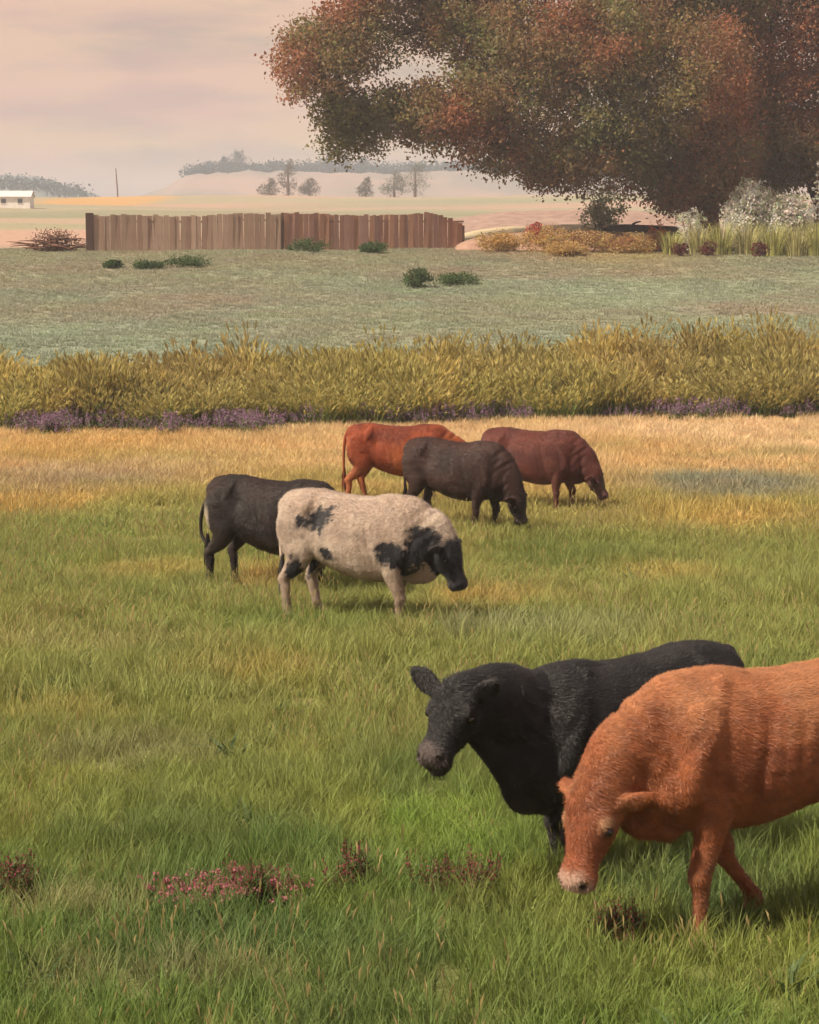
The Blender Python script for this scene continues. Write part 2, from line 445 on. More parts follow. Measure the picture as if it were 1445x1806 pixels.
def sow(y0, y1, dens, margin=1.32, extra=0.9):
    """random ground points over the strip of field between two distances"""
    hmax = 0.2 * y1 * margin + extra
    n = int(dens * (y1 - y0) * 2 * hmax)
    x = RNG.uniform(-hmax, hmax, n); y = RNG.uniform(y0, y1, n)
    k = np.abs(x) < 0.2 * y * margin + extra
    return x[k], y[k]
m_grass = leaf_mat('grass_blade', 'gcol', tip=((0.30, 0.27, 0.10), 0.75, 1.0, 0.35), trans=0.42, vary=0.3)
m_field = leaf_mat('meadow_blade', 'gcol', tip=((0.36, 0.36, 0.25), 0.6, 1.0, 0.2), trans=0.4, vary=0.06)
def turf_mesh(name, size, n, h0, h1, w, lean, m, segs, seed):
    """a piece of turf: blades bunched in tussocks over a square a little larger than its grid cell"""
    r = np.random.default_rng(seed)
    V = []; Fq = []; T = []; Vv = []
    nt_ = max(5, n // 22)
    tus = r.uniform(-0.5, 0.5, (nt_, 2)) * size * 1.12; th = r.uniform(0.55, 1.25, nt_); tv_ = r.uniform(0.15, 0.85, nt_)
    for i in range(n):
        k = r.integers(nt_)
        bx, by = tus[k] + r.normal(0, size / math.sqrt(nt_) * 0.42, 2)
        a = math.atan2(by - tus[k][1], bx - tus[k][0]); la = a + r.normal(0, 0.9)
        h = r.uniform(h0, h1) * th[k]; L = h * r.uniform(0.25, 1.0) * lean
        fa = r.uniform(0, math.pi); sx, sy = math.cos(fa), math.sin(fa); ww = w * r.uniform(0.7, 1.3); vv = np.clip(tv_[k] + r.normal(0, 0.2), 0, 1)
        b = len(V)
        for q in range(segs + 1):
            t = q / segs
            ox = bx + math.cos(la) * L * t ** 2; oy = by + math.sin(la) * L * t ** 2; oz = h * (t - 0.28 * (L / h) * t ** 2.5) - 0.03 * (1 - t)
            kk = ww * (1 - t ** 1.6)
            if q < segs:
                V += [(ox - sx * kk, oy - sy * kk, oz), (ox + sx * kk, oy + sy * kk, oz)]; T += [t, t]; Vv += [vv, vv]
            else:
                V += [(ox, oy, oz)]; T += [t]; Vv += [vv]
        for q in range(segs):
            Fq.append((b + 2 * q, b + 2 * q + 1, b + 2 * q + 3, b + 2 * q + 2) if q < segs - 1 else (b + 2 * q, b + 2 * q + 1, b + 2 * q + 2))
    me = mesh_from(V, Fq, False, name)
    set_f(me, 't', T); set_f(me, 'v', Vv); me.materials.append(m)
    return me
def grass_band(name, y0, y1, cell, dens, h0, h1, w, lean, m, segs, label, seeds, margin=1.32, extra=1.7):
    protos = [proto('turf', turf_mesh('turf', cell, int(dens * cell * cell), h0, h1, w, lean, m, segs, s_)) for s_ in seeds]
    ny_ = int((y1 - y0) / cell); nx_ = int((0.2 * y1 * margin + extra) / cell) + 1
    gx, gy = np.meshgrid(np.arange(-nx_, nx_ + 1) * cell, y0 + (np.arange(ny_) + 0.5) * cell)
    x = gx.ravel(); y = gy.ravel()
    k = np.abs(x) < 0.2 * y * margin + extra
    x, y = x[k], y[k]
    x = x + RNG.uniform(-0.22, 0.22, len(x)) * cell; y = y + RNG.uniform(-0.22, 0.22, len(y)) * cell
    n = len(x)
    c = cover(x, y) * RNG.uniform(0.94, 1.06, (n, 1)) * (1 + RNG.normal(0, 0.02, (n, 3)))
    hs = 0.30 + 1.25 * fbm(x / 1.5, y / 1.5, 151, 3)
    e_ = cell * 0.5
    tx = np.arctan((gz(x, y + e_) - gz(x, y - e_)) / (2 * e_)); ty = -np.arctan((gz(x + e_, y) - gz(x - e_, y)) / (2 * e_))
    rz = RNG.integers(0, 4, n) * (math.pi / 2) + RNG.normal(0, 0.15, n)
    # tilt about the world axes after the spin, expressed in the XYZ euler order
    rot = []
    for a, b, z_ in zip(tx, ty, rz):
        rot.append(((Matrix.Rotation(a, 3, 'X') @ Matrix.Rotation(b, 3, 'Y')) @ Matrix.Rotation(z_, 3, 'Z')).to_euler())
    rot = np.array([tuple(q) for q in rot])
    return scatter(name, np.stack([x, y, gz(x, y)], 1), rot[:, 2], rot[:, :2], np.stack([np.ones(n), np.ones(n), hs], 1), np.clip(c, 0.005, 0.9), protos, label, 'grass')
grass_band('grass', 6.5, 17, 0.42, 2900, 0.09, 0.27, 0.0038, 0.8, m_grass, 3, 'green pasture grass in front of and under the two near cattle', (1, 2, 3, 4, 5, 6))
grass_band('grass', 17, 31, 0.62, 1450, 0.11, 0.34, 0.0062, 0.8, m_grass, 3, 'olive and golden pasture grass around the spotted cow', (11, 12, 13, 14, 15))
grass_band('grass', 31, 63, 0.9, 620, 0.10, 0.32, 0.0105, 0.8, m_grass, 2, 'dry golden grass between the far cattle and the reeds', (21, 22, 23, 24, 25))
grass_band('meadow_grass', 63, 122, 1.5, 400, 0.06, 0.16, 0.020, 1.0, m_field, 2, 'pale sage green meadow grass beyond the reeds', (31, 32, 33, 34, 35))

# ------------------------------------------------------------------ cattle
def catmull(P, n):
    P = np.asarray(P, float)
    Q = np.vstack([2 * P[0] - P[1], P, 2 * P[-1] - P[-2]])
    out = []
    for i in range(1, len(Q) - 2):
        for s in range(n):
            t = s / n
            out.append(0.5 * ((2 * Q[i]) + (-Q[i - 1] + Q[i + 1]) * t + (2 * Q[i - 1] - 5 * Q[i] + 4 * Q[i + 1] - Q[i + 2]) * t * t + (-Q[i - 1] + 3 * Q[i] - 3 * Q[i + 1] + Q[i + 2]) * t ** 3))
    out.append(Q[-2])
    return np.array(out)
def gauss(V, c, r):
    return np.exp(-(((V - np.array(c)) / np.array(r)) ** 2).sum(1))
def n3(V, s, seed):
    return (fbm(V[:, 0] * s, V[:, 2] * s, seed, 4) + fbm(V[:, 1] * s + 5, V[:, 2] * s, seed + 3, 4) + fbm(V[:, 0] * s, V[:, 1] * s + 9, seed + 7, 4)) / 3
class Shape:
    def __init__(self):
        self.V = []; self.F = []
    def rings(self, rings):
        K = len(rings[0]); b = len(self.V)
        for r in rings: self.V += [tuple(p) for p in r]
        for i in range(len(rings) - 1):
            for k in range(K):
                k2 = (k + 1) % K
                self.F.append((b + i * K + k, b + i * K + k2, b + (i + 1) * K + k2, b + (i + 1) * K + k))
        c0 = len(self.V); self.V.append(tuple(np.mean(rings[0], 0)))
        c1 = len(self.V); self.V.append(tuple(np.mean(rings[-1], 0)))
        e = b + (len(rings) - 1) * K
        for k in range(K):
            k2 = (k + 1) % K
            self.F.append((c0, b + k2, b + k)); self.F.append((c1, e + k, e + k2))
    def tube(self, pts, n=4, K=18, side=None, sq=1.0):
        """pts: (x, y, z, r_in_plane, r_side); a tapering limb, cross section set up from its side vector"""
        S = catmull(pts, n)
        side = np.array((0, 1, 0), float) if side is None else np.array(side, float)
        rings = []
        for i in range(len(S)):
            a = S[max(i - 1, 0), :3]; b = S[min(i + 1, len(S) - 1), :3]
            t = b - a; t /= np.linalg.norm(t) + 1e-9
            s = side - t * np.dot(side, t); s /= np.linalg.norm(s) + 1e-9
            u = np.cross(t, s)
            r1, r2 = max(S[i, 3], 0.004), max(S[i, 4], 0.004)
            ang = np.arange(K) * 2 * math.pi / K
            cu, cs = np.cos(ang), np.sin(ang)
            if sq != 1.0:
                cu = np.sign(cu) * np.abs(cu) ** sq; cs = np.sign(cs) * np.abs(cs) ** sq
            rings.append(S[i, :3] + np.outer(cu * r1, u) + np.outer(cs * r2, s))
        self.rings(rings)
    def ball(self, c, r, K=16, M=10, rot=None):
        rings = []
        for i in range(1, M):
            th = math.pi * i / M
            ang = np.arange(K) * 2 * math.pi / K
            p = np.stack([np.full(K, -math.cos(th)), np.cos(ang) * math.sin(th), np.sin(ang) * math.sin(th)], 1) * np.array(r)
            if rot is not None: p = p @ np.array(rot).T
            rings.append(p + np.array(c))
        self.rings(rings)

def rot_y(a):
    c, s = math.cos(a), math.sin(a)
    return np.array(((c, 0, s), (0, 1, 0), (-s, 0, c)))
def rot_z(a):
    c, s = math.cos(a), math.sin(a)
    return np.array(((c, -s, 0), (s, c, 0), (0, 0, 1)))

# trunk sections: x, top, bottom, half width, height of the widest point (0 low .. 1 high)
TRUNK = [(-0.87, 1.285, 1.06, 0.085), (-0.84, 1.335, 0.94, 0.165), (-0.76, 1.372, 0.83, 0.225), (-0.62, 1.392, 0.75, 0.262), (-0.45, 1.400, 0.69, 0.280),
         (-0.25, 1.378, 0.59, 0.305), (-0.02, 1.362, 0.515, 0.340), (0.20, 1.358, 0.50, 0.345), (0.38, 1.368, 0.52, 0.315), (0.54, 1.392, 0.55, 0.280),
         (0.68, 1.385, 0.60, 0.245), (0.80, 1.335, 0.64, 0.205), (0.90, 1.25, 0.70, 0.155), (0.97, 1.14, 0.80, 0.09)]
POLL_UP = dict(poll=(1.30, 0.0, 1.33), head=-42, turn=0.0)
GRAZE = dict(poll=(1.28, 0.0, 0.78), head=-74, turn=0.0)

def stocky(p, k=1.0):
    """beef cattle build: shorter legs and a shorter back under the same trunk"""
    p = np.array(p, float)
    q = p.copy()
    q[..., 0] = p[..., 0] * (1 - 0.08 * k)
    z = p[..., 2]
    q[..., 2] = np.where(z < 0.6, z * (1 - 0.23 * k), z - 0.138 * k)
    return q
def cow_body(poll, head, turn, fore=((0.0, 0.0), (0.0, 0.0)), hind=((0.0, 0.0), (0.0, 0.0)), fat=1.0, voxel=0.016, neck_side=0.0, ear=(1.0, 0.25, -0.08), hump=0.0, hk=1.14, cam_side=-1, stock=1.0, lift=0.0, hl=0.82):
    """one closed surface for the whole animal; x forward, z up, feet on z = 0. fore / hind: swing of the left and right foot along x (knee, foot)"""
    S = Shape()
    # trunk
    T = catmull([(x_, t_, b_ + lift * max(0.0, 1 - abs(x_ + 0.05) / 0.75), w_) for (x_, t_, b_, w_) in TRUNK], 3)
    K = 28
    ang = np.arange(K) * 2 * math.pi / K
    rings = []
    for (x, zt, zb, w) in T:
        c, s = np.cos(ang), np.sin(ang)
        zc = zb + (zt - zb) * 0.47
        z = np.where(s > 0, zc + (zt - zc) * np.abs(s) ** 0.95, zc - (zc - zb) * np.abs(s) ** 0.95)
        yv = np.sign(c) * np.abs(c) ** 0.82 * w * fat * np.where(s > 0, 1 - 0.12 * s ** 2, 1.0)
        rings.append(np.stack([np.full(K, x), yv, z], 1))
    S.rings(rings)
    # hook bones, shoulder blades, thighs
    for sd_ in (1, -1):
        S.ball((-0.79, sd_ * 0.105, 1.20), (0.085, 0.065, 0.12))
        S.tube([(-0.40, sd_ * 0.02, 1.36, 0.05, 0.05), (-0.44, sd_ * 0.13, 1.315, 0.05, 0.06), (-0.47, sd_ * 0.205, 1.245, 0.05, 0.07), (-0.50, sd_ * 0.23, 1.15, 0.03, 0.05)], 3, 12, side=(1, 0, 0))
        S.tube([(-0.47, sd_ * 0.20, 1.245, 0.05, 0.05), (-0.66, sd_ * 0.165, 1.245, 0.05, 0.05), (-0.85, sd_ * 0.105, 1.215, 0.05, 0.045)], 3, 12)
        S.tube([(0.46, sd_ * 0.08, 1.35, 0.06, 0.05), (0.57, sd_ * 0.20, 1.16, 0.06, 0.05), (0.70, sd_ * 0.215, 0.92, 0.075, 0.06), (0.66, sd_ * 0.20, 0.80, 0.07, 0.05)], 3, 12)
        S.ball((0.56, sd_ * 0.160, 0.97), (0.21, 0.105, 0.33), rot=rot_y(0.2))
        S.ball((0.72, sd_ * 0.140, 0.86), (0.14, 0.085, 0.16))
        S.ball((-0.62, sd_ * 0.165, 0.98), (0.235, 0.125, 0.32), rot=rot_y(-0.2))
    S.ball((0.80, 0, 0.74), (0.17, 0.10, 0.15))                       # brisket
    S.ball((0.52, 0, 1.335), (0.30, 0.09, 0.065 + hump))                # withers
    # legs
    for i, sd_ in enumerate((1, -1)):
        kx, fx_ = fore[i]
        S.tube([(0.56, sd_ * 0.16, 0.92, 0.15, 0.09), (0.545, sd_ * 0.175, 0.74, 0.115, 0.085), (0.545 + kx * 0.5, sd_ * 0.165, 0.58, 0.078, 0.068), (0.565 + kx, sd_ * 0.155, 0.42, 0.054, 0.055),
                (0.575 + kx, sd_ * 0.155, 0.375, 0.058, 0.056), (0.565 + kx * 0.9 + fx_ * 0.2, sd_ * 0.155, 0.31, 0.043, 0.042), (0.565 + kx * 0.7 + fx_ * 0.7, sd_ * 0.155, 0.17, 0.037, 0.036), (0.565 + kx * 0.6 + fx_ * 0.9, sd_ * 0.155, 0.115, 0.048, 0.046),
                (0.585 + kx * 0.6 + fx_, sd_ * 0.157, 0.065, 0.046, 0.047), (0.60 + kx * 0.6 + fx_, sd_ * 0.158, 0.025, 0.062, 0.056), (0.60 + kx * 0.6 + fx_, sd_ * 0.158, 0.0, 0.066, 0.058)], 3, 14)
        kx, fx_ = hind[i]
        S.tube([(-0.60, sd_ * 0.165, 1.02, 0.20, 0.10), (-0.57, sd_ * 0.185, 0.82, 0.185, 0.105), (-0.62 + kx * 0.3, sd_ * 0.18, 0.66, 0.115, 0.08), (-0.72 + kx * 0.8, sd_ * 0.165, 0.54, 0.075, 0.055),
                (-0.765 + kx, sd_ * 0.16, 0.47, 0.066, 0.05), (-0.745 + kx, sd_ * 0.16, 0.39, 0.055, 0.045), (-0.735 + kx + fx_ * 0.5, sd_ * 0.16, 0.24, 0.044, 0.040), (-0.73 + kx + fx_ * 0.8, sd_ * 0.16, 0.13, 0.049, 0.048),
                (-0.705 + kx + fx_, sd_ * 0.162, 0.07, 0.047, 0.048), (-0.69 + kx + fx_, sd_ * 0.163, 0.025, 0.063, 0.057), (-0.69 + kx + fx_, sd_ * 0.163, 0.0, 0.066, 0.058)], 3, 14)
    # neck
    P = np.array(poll, float)
    a = R(head)
    d = rot_z(turn) @ np.array((math.cos(a), 0, math.sin(a)))          # from poll to muzzle
    hs = rot_z(turn) @ np.array((0, 1, 0))
    hu = np.cross(d, hs)                                                # up from the forehead
    if hu[2] < 0 and abs(head) < 60: hu = -hu
    hu = np.cross(hs, d) if np.dot(np.cross(hs, d), np.array((math.cos(a + 1.57), 0, math.sin(a + 1.57)))) > -2 else hu
    up = rot_z(turn) @ np.array((-math.sin(a), 0, math.cos(a)))
    throat = P + d * 0.13 - up * 0.17
    mid = (np.array((0.80, 0, 1.16)) + (P - up * 0.07)) / 2 + np.array((0.0, neck_side, 0.02))
    end = P + d * 0.05 - up * 0.075
    n0 = np.array((0.55, 0, 1.09)); n1 = np.array((0.78, 0, 1.09 + 0.1 * (P[2] - 1.0)))
    S.tube([(*n0, 0.27, 0.19), (*n1, 0.255, 0.175), (*((n1 + mid) / 2), 0.225, 0.145), (*mid, 0.205, 0.128), (*((mid + end) / 2), 0.180, 0.115), (*end, 0.150, 0.108), (*(end + d * 0.06), 0.12, 0.10)], 3, 20)
    # dewlap
    S.tube([(*(throat + np.array((0, 0, 0.03))), 0.06, 0.035), (*((throat * 0.55 + mid * 0.15 + np.array((0.86, 0, 0.86)) * 0.3) - up * 0.02), 0.10, 0.045), (0.93, 0, 0.84, 0.14, 0.055), (0.86, 0, 0.70, 0.13, 0.07), (0.66, 0, 0.60, 0.08, 0.08)], 4, 14)
    # head: poll, forehead, eyes, cheek, nose, muzzle
    def hp(f, u, r1, r2):
        q = P + d * f * hl + up * u * hk
        return (q[0], q[1], q[2], r1 * hk, r2 * hk * 1.04)

    S.tube([hp(-0.03, -0.055, 0.06, 0.068), hp(0.00, -0.062, 0.090, 0.096), hp(0.07, -0.078, 0.115, 0.110), hp(0.14, -0.090, 0.126, 0.112), hp(0.20, -0.094, 0.119, 0.100), hp(0.28, -0.098, 0.100, 0.080),
            hp(0.36, -0.102, 0.086, 0.068), hp(0.42, -0.104, 0.084, 0.072), hp(0.47, -0.106, 0.085, 0.080), hp(0.51, -0.108, 0.078, 0.080), hp(0.545, -0.112, 0.060, 0.066), hp(0.56, -0.114, 0.032, 0.040)], 4, 20, side=hs, sq=0.9)
    S.ball(P + d * 0.19 * hl - up * 0.155 * hk, (0.13 * hk, 0.075 * hk, 0.075 * hk), rot=np.stack([d, hs, up], 1))                    # jaw
    S.ball(P + d * 0.465 * hl - up * 0.172 * hk, (0.065 * hk, 0.055 * hk, 0.036 * hk), rot=np.stack([d, hs, up], 1))                   # lower lip
    eyes, ears, nostrils = [], [], []
    for sd_ in (1, -1):
        S.ball(P + d * 0.145 * hl - up * 0.040 * hk + hs * sd_ * 0.090 * hk, (0.055 * hk, 0.03 * hk, 0.035 * hk), rot=np.stack([d, hs, up], 1))   # brow
        eyes.append(P + d * 0.180 * hl - up * 0.064 * hk + hs * sd_ * 0.110 * hk)
        nostrils.append(P + d * 0.53 * hl - up * 0.072 * hk + hs * sd_ * 0.058 * hk)
        b = P + d * 0.04 * hl - up * 0.06 * hk + hs * sd_ * 0.08 * hk
        o = hs * sd_ * ear[0] - d * ear[1] + up * ear[2]; o /= np.linalg.norm(o)
        tv = hs * cam_side * 0.65 + d * 0.7 + up * 0.2; tv -= o * np.dot(tv, o); tv /= np.linalg.norm(tv)      # the ear's opening faces forward and out
        wv = np.cross(o, tv)
        pts = []
        for t, rb in ((0, 0.034), (0.05, 0.044), (0.10, 0.056), (0.15, 0.053), (0.19, 0.034), (0.215, 0.012)):
            q = b + o * t * hk - np.array((0, 0, 1.0)) * 0.35 * t * t
            pts.append((q[0], q[1], q[2], 0.021 if t > 0.04 else 0.028, rb * hk))
        S.tube(pts, 3, 14, side=wv)
        ears.append(b + o * 0.12)
    me = mesh_from(S.V, S.F, True, 'cow_body')
    tmp = bpy.data.objects.new('tmp_body', me)
    COL.objects.link(tmp)
    rm = tmp.modifiers.new('r', 'REMESH'); rm.mode = 'VOXEL'; rm.voxel_size = voxel
    sm = tmp.modifiers.new('s', 'SMOOTH'); sm.factor = 0.5; sm.iterations = max(2, int(round(0.07 / voxel)))
    dg = bpy.context.evaluated_depsgraph_get()
    out = bpy.data.meshes.new_from_object(tmp.evaluated_get(dg))
    bpy.data.objects.remove(tmp)
    out.polygons.foreach_set('use_smooth', np.ones(len(out.polygons), bool))
    V = np.zeros(len(out.vertices) * 3, np.float32); out.vertices.foreach_get('co', V); V = V.reshape(-1, 3)
    Nn = np.zeros(len(out.vertices) * 3, np.float32); out.vertices.foreach_get('normal', Nn); Nn = Nn.reshape(-1, 3)
    ribs = np.sin((V[:, 0] + 0.25 * V[:, 2]) * 62) * sstep(-0.30, -0.15, V[:, 0]) * (1 - sstep(0.3, 0.42, V[:, 0])) * sstep(0.65, 0.8, V[:, 2]) * (1 - sstep(1.12, 1.25, V[:, 2])) * 0.0022
    folds = np.sin((V[:, 0] * 0.8 - V[:, 2]) * 48 + 3 * fbm(V[:, 1] * 5, V[:, 2] * 5, 9, 2)) * sstep(0.72, 0.82, V[:, 0]) * (1 - sstep(1.0, 1.12, V[:, 0])) * 0.004
    lump = (n3(V, 5.0, 19) - 0.5) * 0.035 + (n3(V, 14.0, 29) - 0.5) * 0.010
    flank = -0.042 * gauss(V, (-0.33, 0, 1.13), (0.09, 9, 0.12)) * sstep(0.12, 0.2, np.abs(V[:, 1]))          # hollow before the hip
    groove = -0.013 * np.exp(-(((V[:, 0] - 0.34 + 0.28 * (V[:, 2] - 0.9)) / 0.05) ** 2)) * sstep(0.62, 0.75, V[:, 2]) * (1 - sstep(1.15, 1.3, V[:, 2]))   # behind the shoulder
    groove = groove - 0.013 * np.exp(-(((V[:, 0] - 0.80 - 0.10 * (V[:, 2] - 1.0)) / 0.05) ** 2)) * sstep(0.75, 0.9, V[:, 2]) * (1 - sstep(1.2, 1.32, V[:, 2]))
    nose = sum(-0.030 * gauss(V, e_, (0.020, 0.020, 0.016)) for e_ in nostrils)
    qh = V - P; al_ = qh @ d; h_ = qh @ up
    lips = -0.009 * np.exp(-((h_ + 0.165 - 0.10 * (al_ - 0.43)) / 0.010) ** 2) * sstep(0.28, 0.34, al_) * (al_ < 0.6)
    sock = sum(-0.010 * gauss(V, e_, (0.035, 0.035, 0.028)) for e_ in eyes)
    V = V + Nn * (nose + lips + sock)[:, None]
    V = (V + Nn * ((ribs + folds + flank + groove + lump * sstep(0.1, 0.5, V[:, 2])) * np.where(V[:, 0] > 1.0, 0.3, 1.0))[:, None]).astype(np.float32)
    W_ = stocky(V, stock).astype(np.float32)
    out.vertices.foreach_set('co', W_.ravel()); out.update()
    fr = dict(stock=stock, P=P, d=d, up=up, hs=hs, eyes=eyes, ears=ears, nostrils=nostrils)
    return out, V, W_, fr

def coat_material(name, rough=0.62, sheen=0.3, spec=0.35):
    m, n, l, o = mat(name)
    a = n.new('ShaderNodeAttribute'); a.attribute_name = 'coat'
    tcn = n.new('ShaderNodeTexCoord')
    mpn = n.new('ShaderNodeMapping'); mpn.inputs['Scale'].default_value = (14, 30, 70)
    l.new(tcn.outputs['Object'], mpn.inputs[0])
    nz_ = n.new('ShaderNodeTexNoise'); nz_.inputs['Scale'].default_value = 3.0; nz_.inputs['Detail'].default_value = 5
    l.new(mpn.outputs[0], nz_.inputs['Vector'])
    mr = n.new('ShaderNodeMapRange'); mr.inputs[1].default_value = 0.3; mr.inputs[2].default_value = 0.7; mr.inputs[3].default_value = 0.78; mr.inputs[4].default_value = 1.22
    l.new(nz_.outputs['Fac'], mr.inputs[0])
    x = n.new('ShaderNodeVectorMath'); x.operation = 'SCALE'
    l.new(a.outputs['Color'], x.inputs[0]); l.new(mr.outputs[0], x.inputs['Scale'])
    b = n.new('ShaderNodeBump'); b.inputs['Strength'].default_value = 0.35; b.inputs['Distance'].default_value = 0.006
    l.new(nz_.outputs['Fac'], b.inputs['Height'])
    p = n.new('ShaderNodeBsdfPrincipled'); p.inputs['Roughness'].default_value = rough
    p.inputs['Specular IOR Level'].default_value = spec
    p.inputs['Sheen Weight'].default_value = sheen; p.inputs['Sheen Roughness'].default_value = 0.45
    p.inputs['Sheen Tint'].default_value = (0.75, 0.78, 0.9, 1)
    l.new(x.outputs[0], p.inputs['Base Color']); l.new(b.outputs[0], p.inputs['Normal'])
    l.new(p.outputs[0], o.inputs['Surface'])
    return m
def hair_material():
    m, n, l, o = mat('coat_hair')
    a = n.new('ShaderNodeAttribute'); a.attribute_name = 'coat'
    p = n.new('ShaderNodeBsdfPrincipled'); p.inputs['Roughness'].default_value = 0.5; p.inputs['Specular IOR Level'].default_value = 0.24
    l.new(a.outputs['Color'], p.inputs['Base Color'])
    l.new(p.outputs[0], o.inputs['Surface'])
    return m
def gloss_mat(name, c, r=0.08):
    m, n, l, o = mat(name)
    p = n.new('ShaderNodeBsdfPrincipled'); p.inputs['Base Color'].default_value = (*c, 1); p.inputs['Roughness'].default_value = r
    tcn = n.new('ShaderNodeTexCoord'); nn = n.new('ShaderNodeTexNoise'); nn.inputs['Scale'].default_value = 40
    l.new(tcn.outputs['Object'], nn.inputs['Vector'])
    rp = n.new('ShaderNodeValToRGB'); rp.color_ramp.elements[0].color = (*[k * 0.7 for k in c], 1); rp.color_ramp.elements[1].color = (*[k * 1.3 for k in c], 1)
    l.new(nn.outputs['Fac'], rp.inputs[0]); l.new(rp.outputs[0], p.inputs['Base Color'])
    l.new(p.outputs[0], o.inputs['Surface'])
    return m
M_HAIR = hair_material()
M_EYE = gloss_mat('eye', (0.012, 0.008, 0.006))
M_EYELID = gloss_mat('eyelid', (0.03, 0.02, 0.015), 0.5)


def coat_solid(base, dark, light, muzzle, seed, foot=None, face=None, brow=None, patch=None):
    def f(V, fr):
        n = len(V)
        c = np.tile(np.array(base, float), (n, 1))
        k = n3(V, 3.2, seed)
        c = mixc(c, np.tile(np.array(dark), (n, 1)), sstep(0.46, 0.62, k) * 0.7)
        c = mixc(c, np.tile(np.array(light), (n, 1)), sstep(0.48, 0.64, n3(V, 2.3, seed + 31)) * 0.7)
        st = (fbm(V[:, 0] * 7 + V[:, 2] * 4, V[:, 2] * 22 - V[:, 0] * 6, seed + 61, 4) + fbm(V[:, 0] * 18, V[:, 2] * 40 + V[:, 1] * 30, seed + 71, 3)) / 2
        c = c * (0.88 + 0.24 * sstep(0.3, 0.7, st))[:, None]
        q = V - fr['P']; along = q @ fr['d']; h = q @ fr['up']; s = np.abs(q @ fr['hs'])
        inhead = (along > -0.06) & (along < 0.75) & (h > -0.32) & (h < 0.12) & (s < 0.20)
        if face is not None:
            c = mixc(c, np.tile(np.array(face), (n, 1)), np.where(inhead, sstep(0.0, 0.12, along) * 0.6, 0))
        mz = sstep(0.37, 0.46, along + 0.05 * (n3(V, 16, seed + 5) - 0.5) * 4 + np.where(h > -0.06, 0.03, 0.0))
        c = mixc(c, np.tile(np.array(muzzle), (n, 1)), np.where(inhead, mz, 0) * 0.75)
        mouth = np.exp(-((h + 0.165 - 0.10 * (along - 0.43)) / 0.012) ** 2) * sstep(0.28, 0.34, along)
        c = mixc(c, np.tile(np.array(dark) * 0.35, (n, 1)), np.where(inhead, mouth, 0) * 0.85)
        jaw = sstep(0.10, 0.2, -h - 0.06) * (1 - sstep(0.30, 0.38, along))  # underside of the jaw darker, shade put into the coat colour
        c = mixc(c, np.tile(np.array(dark) * 0.8, (n, 1)), np.where(inhead, jaw, 0) * 0.5)
        for e in fr['eyes']:
            c = mixc(c, np.tile(np.array(light), (n, 1)), gauss(V, e + fr['up'] * 0.025, (0.05, 0.05, 0.05)) * 0.45)
            c = mixc(c, np.tile(np.array(dark) * 0.5, (n, 1)), np.clip(1.5 * gauss(V, e, (0.030, 0.030, 0.024)), 0, 1))
        if brow is not None:
            for e in fr['eyes']:
                c = mixc(c, np.tile(np.array(brow), (n, 1)), np.clip(gauss(V, e + fr['up'] * 0.030 - fr['d'] * 0.035, (0.040, 0.040, 0.030)) * 1.0, 0, 0.7))
                c = mixc(c, np.tile(np.array(dark) * 0.3, (n, 1)), np.clip(1.6 * gauss(V, e, (0.028, 0.028, 0.022)), 0, 1))
        if patch is not None:
            pk_ = np.exp(-((((V[:, 0] - patch[0]) / patch[2]) ** 2 + ((V[:, 2] - patch[1]) / patch[3]) ** 2) + (n3(V, 12, seed + 3) - 0.5) * 3) ** 2) * (V[:, 1] < 0)
            c = mixc(c, np.tile(np.array((0.42, 0.36, 0.28)), (n, 1)), np.clip(pk_, 0, 1) * 0.85)
        for e in fr['nostrils']:
            c = mixc(c, np.tile(np.array((0.012, 0.008, 0.008)), (n, 1)), np.clip(gauss(V, e, (0.022, 0.022, 0.018)) * 1.8, 0, 1))
        for e in fr['ears']:
            c = mixc(c, np.tile(np.array(light), (n, 1)), gauss(V, e + fr['d'] * 0.02, (0.06, 0.06, 0.06)) * 0.45)
        c = mixc(c, np.tile(np.array((0.03, 0.025, 0.02)), (n, 1)), 1 - sstep(0.045, 0.06, V[:, 2]))
        if foot is not None:
            c = mixc(c, np.tile(np.array(foot), (n, 1)), (1 - sstep(0.25, 0.5, V[:, 2])) * sstep(0.05, 0.07, V[:, 2]) * 0.6)
        mud = sstep(0.5, 0.66, n3(V, 5.5, seed + 91)) * (1 - sstep(0.45, 0.85, V[:, 2]))
        c = mixc(c, np.tile(np.array((0.10, 0.070, 0.045)), (n, 1)), mud * 0.45)
        return np.clip(c, 0.003, 0.9)
    return f

